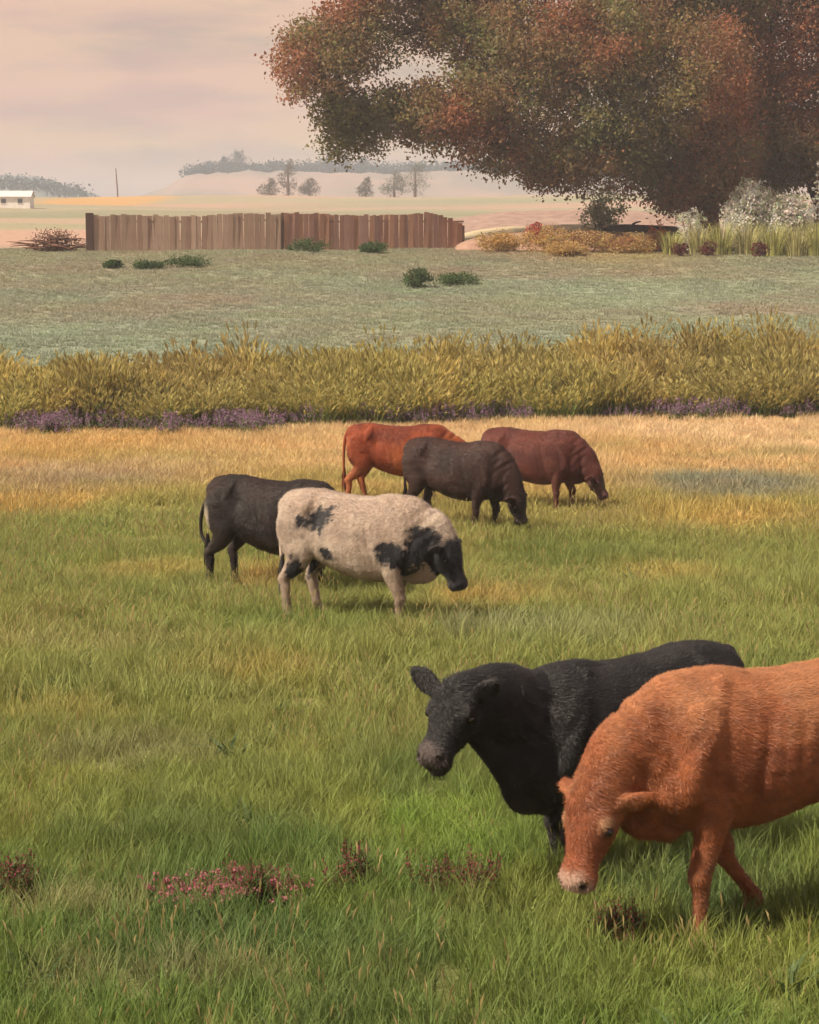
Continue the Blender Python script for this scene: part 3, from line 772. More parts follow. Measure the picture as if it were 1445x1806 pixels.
def tail_mesh(col, tip, swing=0.0, seed=0, bow=0.0):
    """hanging tail with a switch of long hair at its end"""
    S = Shape()
    S.tube([(-0.80, 0, 1.31, 0.045, 0.045), (-0.88, 0.0, 1.30, 0.036, 0.036), (-0.93, swing * 0.1, 1.18, 0.030, 0.030), (-0.955 - bow, swing * 0.3, 0.95, 0.024, 0.024), (-0.955 - bow, swing * 0.6, 0.72, 0.020, 0.020), (-0.95, swing * 0.9, 0.60, 0.022, 0.022), (-0.945, swing, 0.50, 0.012, 0.012)], 4, 10)
    V = list(S.V); Fc = list(S.F); C = [np.array(col) * (0.85 + 0.3 * random.random())] * len(V)
    r = np.random.default_rng(seed)
    for i in range(150):
        z0 = r.uniform(0.52, 0.74); a = r.uniform(0, 6.28); rr = 0.018
        p = np.array((-0.95 + rr * math.cos(a), swing * (0.6 + (0.72 - z0)) + rr * math.sin(a), z0))
        L = r.uniform(0.22, 0.36); sp = np.array((math.cos(a) * 0.045, math.sin(a) * 0.045, -L))
        w = np.array((math.sin(a), -math.cos(a), 0)) * 0.004
        b = len(V)
        V += [tuple(p - w), tuple(p + w), tuple(p + sp * 0.6 + w), tuple(p + sp * 0.6 - w), tuple(p + sp * np.array((0.4, 0.4, 1)))]
        cc = np.array(tip) * r.uniform(0.7, 1.3)
        C += [cc] * 5
        Fc += [(b, b + 1, b + 2, b + 3), (b + 3, b + 2, b + 4)]
    me = mesh_from(stocky(np.array(V)), Fc, True, 'tail')
    set_col(me, 'coat', np.array(C))
    return me

def fur_mesh(me, V, C, n, L, w, seed, flow=(-0.8, 0.0, -0.55), poll=None):
    """short lying hairs over the whole surface, coloured as the coat beneath"""
    r = np.random.default_rng(seed)
    me.calc_loop_triangles()
    tri = np.zeros(len(me.loop_triangles) * 3, np.int32); me.loop_triangles.foreach_get('vertices', tri); tri = tri.reshape(-1, 3)
    a, b, c = V[tri[:, 0]], V[tri[:, 1]], V[tri[:, 2]]
    nrm = np.cross(b - a, c - a); ar = np.linalg.norm(nrm, axis=1) + 1e-12
    nrm = nrm / ar[:, None]
    pick = r.choice(len(tri), n, p=ar / ar.sum())
    u, v = r.uniform(size=(2, n)); f = u + v > 1; u[f] = 1 - u[f]; v[f] = 1 - v[f]
    p = a[pick] + (b - a)[pick] * u[:, None] + (c - a)[pick] * v[:, None]
    N = nrm[pick]
    col = C[tri[pick, 0]]
    fl = np.tile(np.array(flow), (n, 1)) + r.normal(0, 0.35, (n, 3))
    fl -= N * (fl * N).sum(1)[:, None]; fl /= np.linalg.norm(fl, axis=1)[:, None] + 1e-9
    dr = fl + N * r.uniform(0.25, 0.7, (n, 1))
    ln = L * r.uniform(0.6, 1.3, (n, 1))
    if poll is not None:
        ln = ln * (1 + 1.6 * gauss(p, poll, (0.10, 0.10, 0.10)))[:, None]
    sd_ = np.cross(dr, N); sd_ /= np.linalg.norm(sd_, axis=1)[:, None] + 1e-9
    ww = w * r.uniform(0.7, 1.3, (n, 1))
    base = p - N * 0.002
    VV = np.stack([base - sd_ * ww, base + sd_ * ww, p + dr * ln], 1).reshape(-1, 3)
    keep = p[:, 2] > 0.07
    VV = VV.reshape(-1, 3, 3)[keep].reshape(-1, 3); col = col[keep]
    nn = len(col)
    m2 = mesh_np(VV, np.arange(nn * 3).reshape(-1, 3), 3, False, 'coat_hair')
    pk = p[keep]; lock = fbm(pk[:, 0] * 30 + pk[:, 1] * 13, pk[:, 2] * 34 - pk[:, 1] * 9, 5, 3)
    cc = col * (0.72 + 0.56 * lock)[:, None] * r.uniform(0.82, 1.2, (nn, 1))
    set_col(m2, 'coat', np.repeat(np.clip(cc, 0.003, 0.9), 3, 0))
    return m2

def make_cow(name, label, loc, yaw, coat, cm, pose, tail=((0.05, 0.03, 0.02), (0.03, 0.02, 0.015), 0.0), voxel=0.016, fur=None, scale=1.0, group='grazing cattle in the pasture', **kw):
    body, V0, V, fr = cow_body(voxel=voxel, **pose, **kw)
    C = coat(V0, fr)
    scale = scale * 1.10
    set_col(body, 'coat', C)
    root = empty(name, loc, yaw)
    root.scale = (scale, scale, scale)
    tag(root, label, 'cow', group)
    link('body', body, cm, root)
    for e in fr['eyes']:
        S = Shape(); S.ball((0, 0, 0), (0.021, 0.021, 0.021), 14, 10)
        side = fr['hs'] * (1 if np.dot(e - fr['P'], fr['hs']) > 0 else -1)
        link('eye', mesh_from(S.V, S.F, True, 'eye'), M_EYE, root, tuple(stocky(e, fr['stock']) + side * 0.006))
    tl = tail_mesh(*tail[:2], tail[2], 5, tail[3] if len(tail) > 3 else 0.0)
    link('tail', tl, M_HAIR, root)
    if fur:
        f = link('coat_hair', fur_mesh(body, V, C, fur[0], fur[1], fur[2], 3, poll=stocky(fr['P'], fr['stock'])), M_HAIR, root)
        f['kind'] = 'stuff'
    return root, V, fr

COAT_LIGHT = coat_material('short_coat', 0.7, 0.08, 0.22)
COAT_DARK = coat_material('dark_coat', 0.68, 0.0, 0.25)
red_coat = coat_solid((0.225, 0.072, 0.027), (0.12, 0.032, 0.013), (0.34, 0.155, 0.070), (0.44, 0.31, 0.24), 5, face=(0.19, 0.052, 0.020), brow=(0.42, 0.27, 0.15))
black_coat = coat_solid((0.010, 0.0098, 0.0105), (0.006, 0.006, 0.0065), (0.034, 0.030, 0.030), (0.09, 0.07, 0.065), 15)
black2_coat = coat_solid((0.013, 0.0085, 0.0075), (0.008, 0.006, 0.0055), (0.028, 0.012, 0.009), (0.03, 0.025, 0.025), 25, patch=(-0.80, 0.86, 0.055, 0.20))
chestnut_coat = coat_solid((0.205, 0.042, 0.014), (0.085, 0.018, 0.009), (0.40, 0.13, 0.045), (0.20, 0.10, 0.06), 35)
umber_coat = coat_solid((0.030, 0.0125, 0.009), (0.013, 0.007, 0.006), (0.044, 0.021, 0.017), (0.02, 0.016, 0.018), 45, face=(0.007, 0.006, 0.007))
maroon_coat = coat_solid((0.095, 0.025, 0.017), (0.05, 0.013, 0.010), (0.15, 0.058, 0.045), (0.12, 0.075, 0.075), 55, face=(0.02, 0.011, 0.011))
SPOTS = [(-0.36, 1.10, 0.17, 0.14, 0), (-0.22, 1.18, 0.15, 0.11, 0), (-0.17, 0.80, 0.10, 0.075, 1), (-0.60, 0.60, 0.13, 0.19, 2), (-0.86, 0.80, 0.06, 0.16, 3), (0.66, 0.84, 0.26, 0.17, 4), (0.86, 0.98, 0.24, 0.14, 5)]
def spotted_coat(V, fr):
    n = len(V)
    c = np.tile(np.array((0.40, 0.325, 0.26)), (n, 1))
    c = mixc(c, np.tile(np.array((0.27, 0.195, 0.15)), (n, 1)), sstep(0.42, 0.62, n3(V, 4, 3)) * 0.7)
    c = mixc(c, np.tile(np.array((0.20, 0.16, 0.14)), (n, 1)), sstep(0.52, 0.64, n3(V, 22, 33)) * 0.5)
    c = mixc(c, np.tile(np.array((0.24, 0.165, 0.12)), (n, 1)), (1 - sstep(0.35, 0.85, V[:, 2] + (n3(V, 5, 43) - 0.5) * 0.6)) * 0.6)  # browner lower body, part dirt and part shade put into the coat
    wob = (n3(V + 2.3, 6.3, 113) - 0.5) * 3.4 + (n3(V, 31, 23) - 0.5) * 3.0
    blk = np.zeros(n)
    for (x, z, rx, rz, k) in SPOTS:
        d = ((V[:, 0] - x) / rx) ** 2 + ((V[:, 2] - z) / rz) ** 2
        blk = np.maximum(blk, 1 - sstep(0.75, 1.15, d + wob))
    far_side = V[:, 1] > 0.12                                   # the side away from the lens carries patches of its own
    blk = np.where(far_side, sstep(0.53, 0.56, n3(V + 3.7, 2.4, 77)), blk)
    q = V - fr['P']; along = q @ fr['d']; h = q @ fr['up']; s = np.abs(q @ fr['hs'])
    inhead = (along > -0.10) & (h > -0.30) & (s < 0.30) & (V[:, 0] > 0.8)
    blk = np.where(inhead, np.maximum(blk, sstep(-0.08, 0.02, along + wob * 0.1)), blk)
    ears = sum(gauss(V, e, (0.10, 0.10, 0.10)) for e in fr['ears'])
    c = mixc(c, np.tile(np.array((0.016, 0.016, 0.019)), (n, 1)), np.clip(blk, 0, 1))
    c = mixc(c, np.tile(np.array((0.05, 0.04, 0.03)), (n, 1)), 1 - sstep(0.045, 0.06, V[:, 2]))
    return np.clip(c, 0.003, 0.9)

make_cow('cow', 'large rust red cow in front with head lowered to the green grass', ground_at(1378, 10.75), R(180 + 24), red_coat, COAT_LIGHT,
         dict(poll=(1.18, 0.05, 0.84), head=-60, turn=0.50, stock=0.1, lift=0.13, fat=0.93, hk=1.08), tail=((0.25, 0.07, 0.03), (0.12, 0.04, 0.02), 0.0), voxel=0.012, fur=(170000, 0.019, 0.0014), scale=0.96, fore=((0.03, 0.02), (-0.30, -0.34)), hind=((0.12, 0.05), (-0.1, 0.0)), ear=(0.75, 0.55, -0.35), cam_side=1)
make_cow('cow', 'black cow with raised head standing behind the rust red cow', ground_at(1106, 12.1), R(180 + 36), black_coat, COAT_DARK,
         dict(poll=(1.40, 0.03, 1.37), head=-37, turn=0.36, hk=1.2), tail=((0.016, 0.015, 0.015), (0.012, 0.011, 0.011), 0.0), voxel=0.012, fur=(150000, 0.019, 0.0014), scale=0.95, fore=((0.05, 0.02), (-0.1, -0.05)), ear=(0.70, 0.25, 0.62), cam_side=1)
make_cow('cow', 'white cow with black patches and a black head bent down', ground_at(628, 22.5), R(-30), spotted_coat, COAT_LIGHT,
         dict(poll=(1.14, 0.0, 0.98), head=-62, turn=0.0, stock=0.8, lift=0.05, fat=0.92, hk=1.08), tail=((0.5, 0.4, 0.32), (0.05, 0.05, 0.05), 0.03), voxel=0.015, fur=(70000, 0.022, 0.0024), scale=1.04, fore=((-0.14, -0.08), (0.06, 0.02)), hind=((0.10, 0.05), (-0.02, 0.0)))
make_cow('cow', 'black cow with hanging tail half hidden behind the spotted cow', ground_at(482, 25.2), R(-30), black2_coat, COAT_DARK,
         dict(GRAZE, stock=0.8, lift=0.03, fat=0.95), tail=((0.02, 0.017, 0.016), (0.012, 0.011, 0.011), -0.05, 0.09), voxel=0.016, fur=(45000, 0.022, 0.0026), scale=1.01, fore=((0.0, 0.0), (0.1, 0.05)), hind=((0.05, 0.0), (-0.05, -0.04)))
make_cow('cow', 'bright chestnut cow behind the dark brown cow, only its hind half clear', ground_at(702, 37.2), R(-8), chestnut_coat, COAT_LIGHT,
         dict(GRAZE, stock=0.65, lift=0.05, fat=0.92), tail=((0.22, 0.05, 0.02), (0.14, 0.035, 0.015), 0.0), voxel=0.018, fur=(30000, 0.026, 0.0035), scale=1.04, hind=((0.1, 0.05), (-0.06, -0.05)))
make_cow('cow', 'dark brown cow with black muzzle in the grass between two redder cows', ground_at(804, 32.8), R(-34), umber_coat, COAT_DARK,
         dict(poll=(1.14, 0.0, 0.66), head=-70, turn=0.0, stock=0.75, lift=0.04, fat=0.94, hk=1.08), tail=((0.03, 0.018, 0.014), (0.02, 0.012, 0.01), 0.0), voxel=0.018, fur=(30000, 0.026, 0.0035), scale=1.03, fore=((0.05, 0.0), (-0.1, -0.05)), hind=((0.12, 0.06), (0.0, 0.0)))
make_cow('cow', 'maroon brown cow grazing at the right end of the far trio', ground_at(938, 36.2), R(-26), maroon_coat, COAT_LIGHT,
         dict(poll=(1.18, 0.0, 0.74), head=-58, turn=0.0, stock=0.85, lift=0.02, hk=1.05), tail=((0.10, 0.03, 0.02), (0.06, 0.02, 0.015), 0.0), voxel=0.018, fur=(30000, 0.026, 0.0035), scale=1.03, fore=((0.1, 0.04), (-0.06, 0.0)), hind=((0.05, 0.0), (-0.1, -0.05)))

# ------------------------------------------------------------------ reeds
m_reed = leaf_mat('reed_blade', 'gcol', tip=((0.56, 0.45, 0.17), 0.6, 1.1, 0.65), trans=0.42, vary=0.35)
reeds = [proto('reed_tuft', tuft_mesh('reed_tuft', 26, 0.22, 0.9, 2.0, 0.016, 0.28, m_reed, 4, s, head=(0.55, 0.30, 0.035))) for s in (31, 32, 33, 34)]
n = 9500
x = RNG.uniform(-19, 19, n)
front = 56.0 + 5.5 * sstep(-12, 14, x) + 2.2 * (fbm(x / 2.2, x * 0 + 3, 201, 3) - 0.5)
y = front + RNG.uniform(0, 1, n) ** 1.15 * 10.5
hgt = 0.12 + 1.75 * fbm(x / 0.9, y / 1.6, 211, 4)
hgt *= np.where(y - front < 0.8, 0.75, 1.0) * np.where(RNG.uniform(0, 1, n) < 0.04, 1.3, 1.0)
k = fbm(x / 0.85, y / 14.0, 221, 3)
c = mixc(np.tile(np.array((0.185, 0.240, 0.055)), (n, 1)), np.tile(np.array((0.58, 0.46, 0.15)), (n, 1)), sstep(0.50, 0.68, k) * 0.8)
c = mixc(c, np.tile(np.array((0.085, 0.125, 0.036)), (n, 1)), sstep(0.44, 0.6, fbm(x / 2.2, y / 12, 231, 3)) * 0.85)
c = mixc(c, np.tile(np.array((0.24, 0.12, 0.06)), (n, 1)), sstep(0.58, 0.7, fbm(x / 1.9, y / 5, 241, 3)) * 0.45)
scatter('reeds', np.stack([x, y, gz(x, y)], 1), RNG.uniform(0, 6.28, n), RNG.normal(0, 0.06, (n, 2)), np.stack([np.ones(n) * 1.15, np.ones(n) * 1.15, hgt * 0.58], 1) * RNG.uniform(0.85, 1.15, (n, 1)),
        c * RNG.uniform(0.75, 1.25, (n, 1)), reeds, 'tall band of golden and green reeds across the whole pasture', 'reeds')

# ------------------------------------------------------------------ wild flowers
def flower_mesh(name, stems, rad, h0, h1, fl, cols, n_fl, spike, leafc, seed):
    r = np.random.default_rng(seed)
    V = []; Fq = []; C = []
    def quad(p, u, v, col):
        b = len(V); V.extend([p - u, p + v, p + u, p - v]); C.extend([col] * 4); Fq.append((b, b + 1, b + 2, b + 3))
    for s in range(stems):
        a = r.uniform(0, 6.28); d = rad * math.sqrt(r.uniform()); base = np.array((d * math.cos(a), d * math.sin(a), 0.0)); h = r.uniform(h0, h1)
        top = base + np.array((r.normal(0, 0.06) * h, r.normal(0, 0.06) * h, h))
        w = np.array((0.004 + fl * 0.05, 0, 0))
        b = len(V); V.extend([base - w, base + w, top + w, top - w]); C.extend([np.array(leafc)] * 4); Fq.append((b, b + 1, b + 2, b + 3))
        for q in range(6):
            t = r.uniform(0.1, 0.65); p = base + (top - base) * t; ang = r.uniform(0, 6.28)
            u = np.array((math.cos(ang), math.sin(ang), r.uniform(0.2, 0.9))) * h * 0.12; v = np.cross(u, (0, 0, 1)); v = v / np.linalg.norm(v) * h * 0.03
            quad(p + u, u, v, np.array(leafc) * r.uniform(0.8, 1.3))
        for q in range(n_fl):
            t = (1 - spike * r.uniform() ** 0.8); ang = r.uniform(0, 6.28)
            p = base + (top - base) * t + np.array((math.cos(ang), math.sin(ang), 0)) * fl * (1.0 + 0.9 * (1 - t) / max(spike, .05)) + r.normal(0, fl * 0.3, 3)
            u = r.normal(0, 1, 3); u /= np.linalg.norm(u); v = np.cross(u, r.normal(0, 1, 3)); v /= np.linalg.norm(v)
            col = np.array(cols[r.integers(len(cols))]) * r.uniform(0.8, 1.25)
            quad(p, u * fl, v * fl * 0.8, col)
    me = mesh_from(V, Fq, False, name)
    set_col(me, 'petal', np.clip(np.array(C), 0, 0.9))
    me.materials.append(M_PETAL)
    return me
M_PETAL = leaf_mat('petal', 'petal', 'GEOMETRY', trans=0.35)
PURPLE = [(0.26, 0.145, 0.24), (0.32, 0.19, 0.28), (0.20, 0.11, 0.20)]
PINK = [(0.42, 0.12, 0.17), (0.36, 0.09, 0.13), (0.46, 0.18, 0.21)]
WINE = [(0.22, 0.045, 0.06), (0.16, 0.03, 0.045), (0.28, 0.07, 0.08)]
LEAFC = (0.09, 0.13, 0.04)
p_purple = [proto('flower_tuft', flower_mesh('flower_tuft', 5, 0.30, 0.40, 0.8, 0.026, PURPLE, 20, 0.5, LEAFC, s)) for s in (1, 2, 3)]
p_pink = [proto('flower_tuft', flower_mesh('flower_tuft', 6, 0.16, 0.10, 0.20, 0.009, PINK, 11, 0.16, LEAFC, s)) for s in (4, 5, 6)]
p_wine = [proto('flower_tuft', flower_mesh('flower_tuft', 5, 0.08, 0.20, 0.36, 0.009, WINE, 20, 0.6, LEAFC, s)) for s in (7, 8, 9)]
def flower_patch(px, py, hx, hy, n, protos, label, smin=0.8, smax=1.25, name='wildflowers'):
    cpt = spot(px, py); ex = abs(spot(px + hx, py).x - cpt.x); ey = max(abs(spot(px, py - hy).y - spot(px, py + hy).y) / 2, 0.12)
    a = RNG.uniform(0, 6.28, n); rr = np.sqrt(RNG.uniform(0, 1, n)) * RNG.uniform(0.6, 1.7, n)
    x = cpt.x + np.cos(a) * rr * ex; y = cpt.y + np.sin(a) * rr * ey
    n = max(4, int(n * 0.9)); x = x[:n]; y = y[:n]; s = RNG.uniform(smin, smax, n) * (0.72 if 'sorrel' in name else 0.8)
    o = scatter(name, np.stack([x, y, gz(x, y)], 1), RNG.uniform(0, 6.28, n), RNG.normal(0, 0.1, (n, 2)), np.stack([s, s, s], 1), np.ones((n, 3)), protos, label, 'flowers')
    return o
for (px, py, hx, hy, n, lab) in [
        (85, 768, 38, 7, 46, 'purple flower clump at the reed foot, first from the left edge'), (308, 770, 9, 8, 12, 'narrow purple flower clump standing alone below the reeds'),
        (425, 765, 48, 6, 50, 'purple flowers below the reeds above the black cow'), (520, 752, 42, 4, 40, 'sparse purple flowers inside the lower reeds'),
        (690, 750, 120, 3, 110, 'long low strip of purple flowers above the chestnut cow'), (805, 742, 36, 5, 50, 'rounded purple flower clump at the reed foot above the dark brown cow'),
        (1240, 738, 80, 5, 64, 'purple flower strip at the reed foot beyond the maroon cow'), (1380, 728, 60, 5, 50, 'purple flowers at the reed foot by the right edge'), (1180, 736, 40, 3, 30, 'thin purple flowers among reeds under the big tree')]:
    flower_patch(px, py, hx, hy, n, p_purple, lab)
x = RNG.uniform(-17, 17, 420)
fr_ = 56.0 + 5.5 * sstep(-12, 14, x) + 2.2 * (fbm(x / 2.2, x * 0 + 3, 201, 3) - 0.5)
kp = fbm(x / 2.4, x * 0 + 1.7, 401, 3) > 0.56
x = x[kp]; y = (fr_ - 0.1 + RNG.normal(0, 0.35, len(fr_)))[kp]; n = len(x); s_ = RNG.uniform(0.45, 0.95, n)
scatter('mauve_flowers', np.stack([x, y, gz(x, y)], 1), RNG.uniform(0, 6.28, n), RNG.normal(0, 0.1, (n, 2)), np.stack([s_, s_, s_], 1), np.ones((n, 3)), p_purple, 'faint broken fringe of mauve flowers all along the foot of the reeds', 'flowers')
flower_patch(385, 1592, 90, 9, 70, p_pink, 'patch of bright pink flowers in the front grass')
flower_patch(480, 1590, 48, 7, 26, p_pink, 'smaller pink flower patch joined to its right end by dark red stalks')
flower_patch(450, 1590, 40, 9, 20, p_wine, 'dark red stalks rising over the pink flowers', 0.8, 1.2, 'red_sorrel')
flower_patch(615, 1580, 16, 12, 10, p_wine, 'single upright stand of dark red sorrel right of the pink flowers', 0.9, 1.3, 'red_sorrel')
flower_patch(815, 1575, 48, 10, 22, p_wine, 'dark red sorrel patch below the black cow', 0.8, 1.2, 'red_sorrel')
flower_patch(1095, 1668, 38, 9, 18, p_wine, 'red sorrel patch under the head of the rust red cow', 0.7, 1.05, 'red_sorrel')
flower_patch(30, 1585, 36, 10, 18, p_wine, 'dark red sorrel patch at the left edge of the front grass', 0.8, 1.2, 'red_sorrel')

m_stalk = leaf_mat('seed_stalk', 'gcol', tip=((0.50, 0.38, 0.20), 0.5, 1.2, 0.7), trans=0.4, vary=0.2)
stalks = [proto('seed_stalks', tuft_mesh('seed_stalks', 9, 0.16, 0.26, 0.48, 0.0016, 0.35, m_stalk, 4, s_, head=(0.9, 0.07, 0.006))) for s_ in (51, 52, 53)]
x, y = sow(7, 34, 4.2)
kp = fbm(x / 1.6, y / 2.2, 301, 3) > 0.52
x, y = x[kp], y[kp]; n = len(x); s_ = RNG.uniform(0.7, 1.15, n) * (1 + 0.02 * np.maximum(y - 12, 0))
scatter('seeding_grass', np.stack([x, y, gz(x, y)], 1), RNG.uniform(0, 6.28, n), RNG.normal(0, 0.12, (n, 2)), np.stack([s_, s_, s_ * 0.9], 1), np.clip(cover(x, y) * 1.15, 0, 0.9), stalks, 'scattered thin seeding grass stalks standing above the pasture', 'grass')
broad = [proto('broadleaf_weed', turf_mesh('broadleaf_weed', 0.22, 16, 0.10, 0.20, 0.020, 1.5, m_grass, 3, s_)) for s_ in (61, 62)]
x, y = sow(7, 26, 1.3)
kp = fbm(x / 1.2, y / 1.7, 311, 3) > 0.54
x, y = x[kp], y[kp]; n = len(x); s_ = RNG.uniform(0.7, 1.3, n)
scatter('pasture_weeds', np.stack([x, y, gz(x, y)], 1), RNG.uniform(0, 6.28, n), RNG.normal(0, 0.1, (n, 2)), np.stack([s_, s_, s_], 1), np.tile(np.array((0.085, 0.135, 0.05)), (n, 1)) * RNG.uniform(0.8, 1.2, (n, 1)), broad, 'low broad leaved weeds scattered through the near grass', 'weeds')

# ------------------------------------------------------------------ leafy plants
m_leaf = leaf_mat('leaf', 'lcol', 'GEOMETRY', trans=0.5, rough=0.6)
m_bark = rough_mat('bark', (0.085, 0.040, 0.028), (0.19, 0.095, 0.065), 5.0, 0.95, 0.8, (1, 1, 0.3))
m_bark_dark = rough_mat('dark_bark', (0.022, 0.016, 0.018), (0.06, 0.042, 0.042), 5.0, 0.95, 0.8, (1, 1, 0.3))
def leaves_mesh(centres, cols, per, spread, size, seed, aspect=0.6, droop=0.0, name='crown', vary=0.18):
    r = np.random.default_rng(seed)
    n = len(centres) * per
    c = np.repeat(centres, per, 0); col = np.repeat(cols, per, 0)
    sp = np.array(spread) if np.ndim(spread) else np.array((spread, spread, spread * 0.7))
    p = c + r.normal(0, 1, (n, 3)) * sp
    u = r.normal(0, 1, (n, 3)); u[:, 2] -= droop; u /= np.linalg.norm(u, axis=1)[:, None]
    v = np.cross(u, r.normal(0, 1, (n, 3))); v /= np.linalg.norm(v, axis=1)[:, None] + 1e-9
    s = size * r.uniform(0.6, 1.35, (n, 1))
    nn = np.cross(u, v)
    VV = np.stack([p - u * s * 0.5, p + v * s * 0.5 * aspect + nn * s * 0.06, p + u * s * 0.5, p - v * s * 0.5 * aspect + nn * s * 0.06], 1).reshape(-1, 3)
    me = mesh_np(VV, np.arange(n * 4).reshape(-1, 4), 4, False, name)
    cc = col * r.uniform(1 - vary, 1 + vary, (n, 1)) * (1 + r.normal(0, 0.08, (n, 3)))
    set_col(me, 'lcol', np.repeat(np.clip(cc, 0.004, 0.9), 4, 0))
    return me
def in_ellipsoid(n, c, r_, seed, power=2.2, gap=0.0, gs=1.6):
    g = np.random.default_rng(seed)
    d = g.normal(0, 1, (n, 3)); d /= np.linalg.norm(d, axis=1)[:, None]
    p = d * (g.uniform(0, 1, (n, 1)) ** (1 / power)) * np.array(r_) + np.array(c)
    if gap > 0:
        k = (fbm(p[:, 0] / gs, p[:, 2] / gs, seed, 3) + fbm(p[:, 1] / gs, p[:, 2] / gs, seed + 5, 3)) / 2
        p = p[k > gap]
    return p
def pal(n, cols, seed, pts=None, s=3.0):
    """clump colours out of a palette, neighbouring clumps alike"""
    g = np.random.default_rng(seed)
    cols = np.array(cols)
    if pts is None:
        w = g.uniform(0, 1, n)
    else:
        w = np.clip((fbm(pts[:, 0] / s, pts[:, 2] / s, seed, 3) - 0.5) * 2.2 + 0.5 + g.normal(0, 0.10, n), 0, 0.999)
    f = w * (len(cols) - 1); i = np.floor(f).astype(int); t = (f - i)[:, None]
    return cols[i] * (1 - t) + cols[np.minimum(i + 1, len(cols) - 1)] * t
def limb_mesh(pts, name='branch'):
    S = Shape(); S.tube(pts, 4, 10)
    return mesh_from(S.V, S.F, True, name)

RUSSET = (0.315, 0.132, 0.064); BROWN = (0.250, 0.142, 0.074); OLV = (0.235, 0.188, 0.072); TGREEN = (0.165, 0.172, 0.062); DBROWN = (0.055, 0.032, 0.02)
def big_tree(name, label, base, trunk_r, fork_h, blobs, palette, bark, seed, leaf=0.205, per=44, dens=1.0, ps=3.5):
    """blobs: photograph pixel centre, distance, half sizes in pixels, half depth in metres"""
    root = empty(name, base)
    B = np.array(base)
    tag(root, label, 'tree')
    g = random.Random(seed)
    fork = np.array((g.uniform(-0.3, 0.3), 0, fork_h))
    S = Shape()
    S.tube([(0, 0, -0.4, trunk_r * 1.7, trunk_r * 1.7), (0.03, 0, 0.35, trunk_r * 1.15, trunk_r * 1.15), (fork[0] * 0.4, 0.05, fork_h * 0.5, trunk_r * 0.95, trunk_r * 0.95), (*fork, trunk_r * 0.9, trunk_r * 0.9), (fork[0], 0.1, fork_h + 1.0, trunk_r * 0.5, trunk_r * 0.5)], 5, 16)
    link('trunk', mesh_from(S.V, S.F, True, 'trunk'), bark, root)
    cen = []; colr = []; mass = []
    for bi, (px, py, Y, hx, hy, dz, pl) in enumerate(blobs):
        c = np.array(at(px, py, Y)) - B; m = Y / F_PX
        rx, rz = hx * m, hy * m
        n_ = int(dens * 11.0 * (rx * rz + rx * dz * 0.7))
        p = in_ellipsoid(max(n_, 12), c, (rx, dz, rz), seed * 31 + bi, 2.6, 0.33, 1.7)
        cen.append(p); colr.append(pal(len(p), pl, seed + 3, p, ps))
        mass.append((c, p))
    order = sorted(range(len(mass)), key=lambda q: np.linalg.norm(mass[q][0] - fork))
    par = {}; load = {q: 1 for q in order}
    for k_, q in enumerate(order):
        c = mass[q][0]; best, bd = -1, np.linalg.norm(c - fork) * 0.92
        for w_ in order[:k_]:
            dd = np.linalg.norm(c - mass[w_][0]) + 0.15 * np.linalg.norm(mass[w_][0] - fork)
            if dd < bd: best, bd = w_, dd
        par[q] = best
    for q in reversed(order):
        if par[q] >= 0: load[par[q]] += load[q]
    jg = lambda a_: np.array((g.uniform(-a_, a_), g.uniform(-a_, a_), g.uniform(-a_, a_)))
    rad = lambda q: min(trunk_r * 0.75, 0.125 * math.sqrt(load[q]) + 0.03)
    for q in order:
        c, p = mass[q]; s0 = fork if par[q] < 0 else mass[par[q]][0]; r1 = rad(q); r0 = r1 * 1.15 if par[q] < 0 else min(r1 * 1.2, rad(par[q]))
        L_ = np.linalg.norm(c - s0)
        link('branch', limb_mesh([(*s0, r0, r0), (*(s0 * 0.66 + c * 0.34 + jg(L_ * 0.09)), r0 * 0.9, r0 * 0.9), (*(s0 * 0.33 + c * 0.67 + jg(L_ * 0.09)), r1 * 0.8, r1 * 0.8), (*c, r1 * 0.55, r1 * 0.55)]), bark, root)
        for _ in range(4):
            e = p[g.randrange(len(p))]; st = s0 * 0.3 + c * 0.7
            link('branch', limb_mesh([(*st, r1 * 0.4, r1 * 0.4), (*((st + e) / 2 + jg(0.4)), r1 * 0.25, r1 * 0.25), (*e, 0.025, 0.025)]), bark, root)
    cen = np.vstack(cen); colr = np.vstack(colr)
    link('crown', leaves_mesh(cen, colr, per, (0.42, 0.42, 0.32), leaf, seed, droop=0.2, vary=0.10), m_leaf, root)
    return root
MIX1 = [RUSSET, BROWN, OLV, TGREEN, BROWN]; MIX2 = [OLV, BROWN, TGREEN, OLV]; MIX3 = [RUSSET, RUSSET, BROWN, OLV]; OLVS = [OLV, (0.15, 0.14, 0.035), OLV]
YT = 117.0
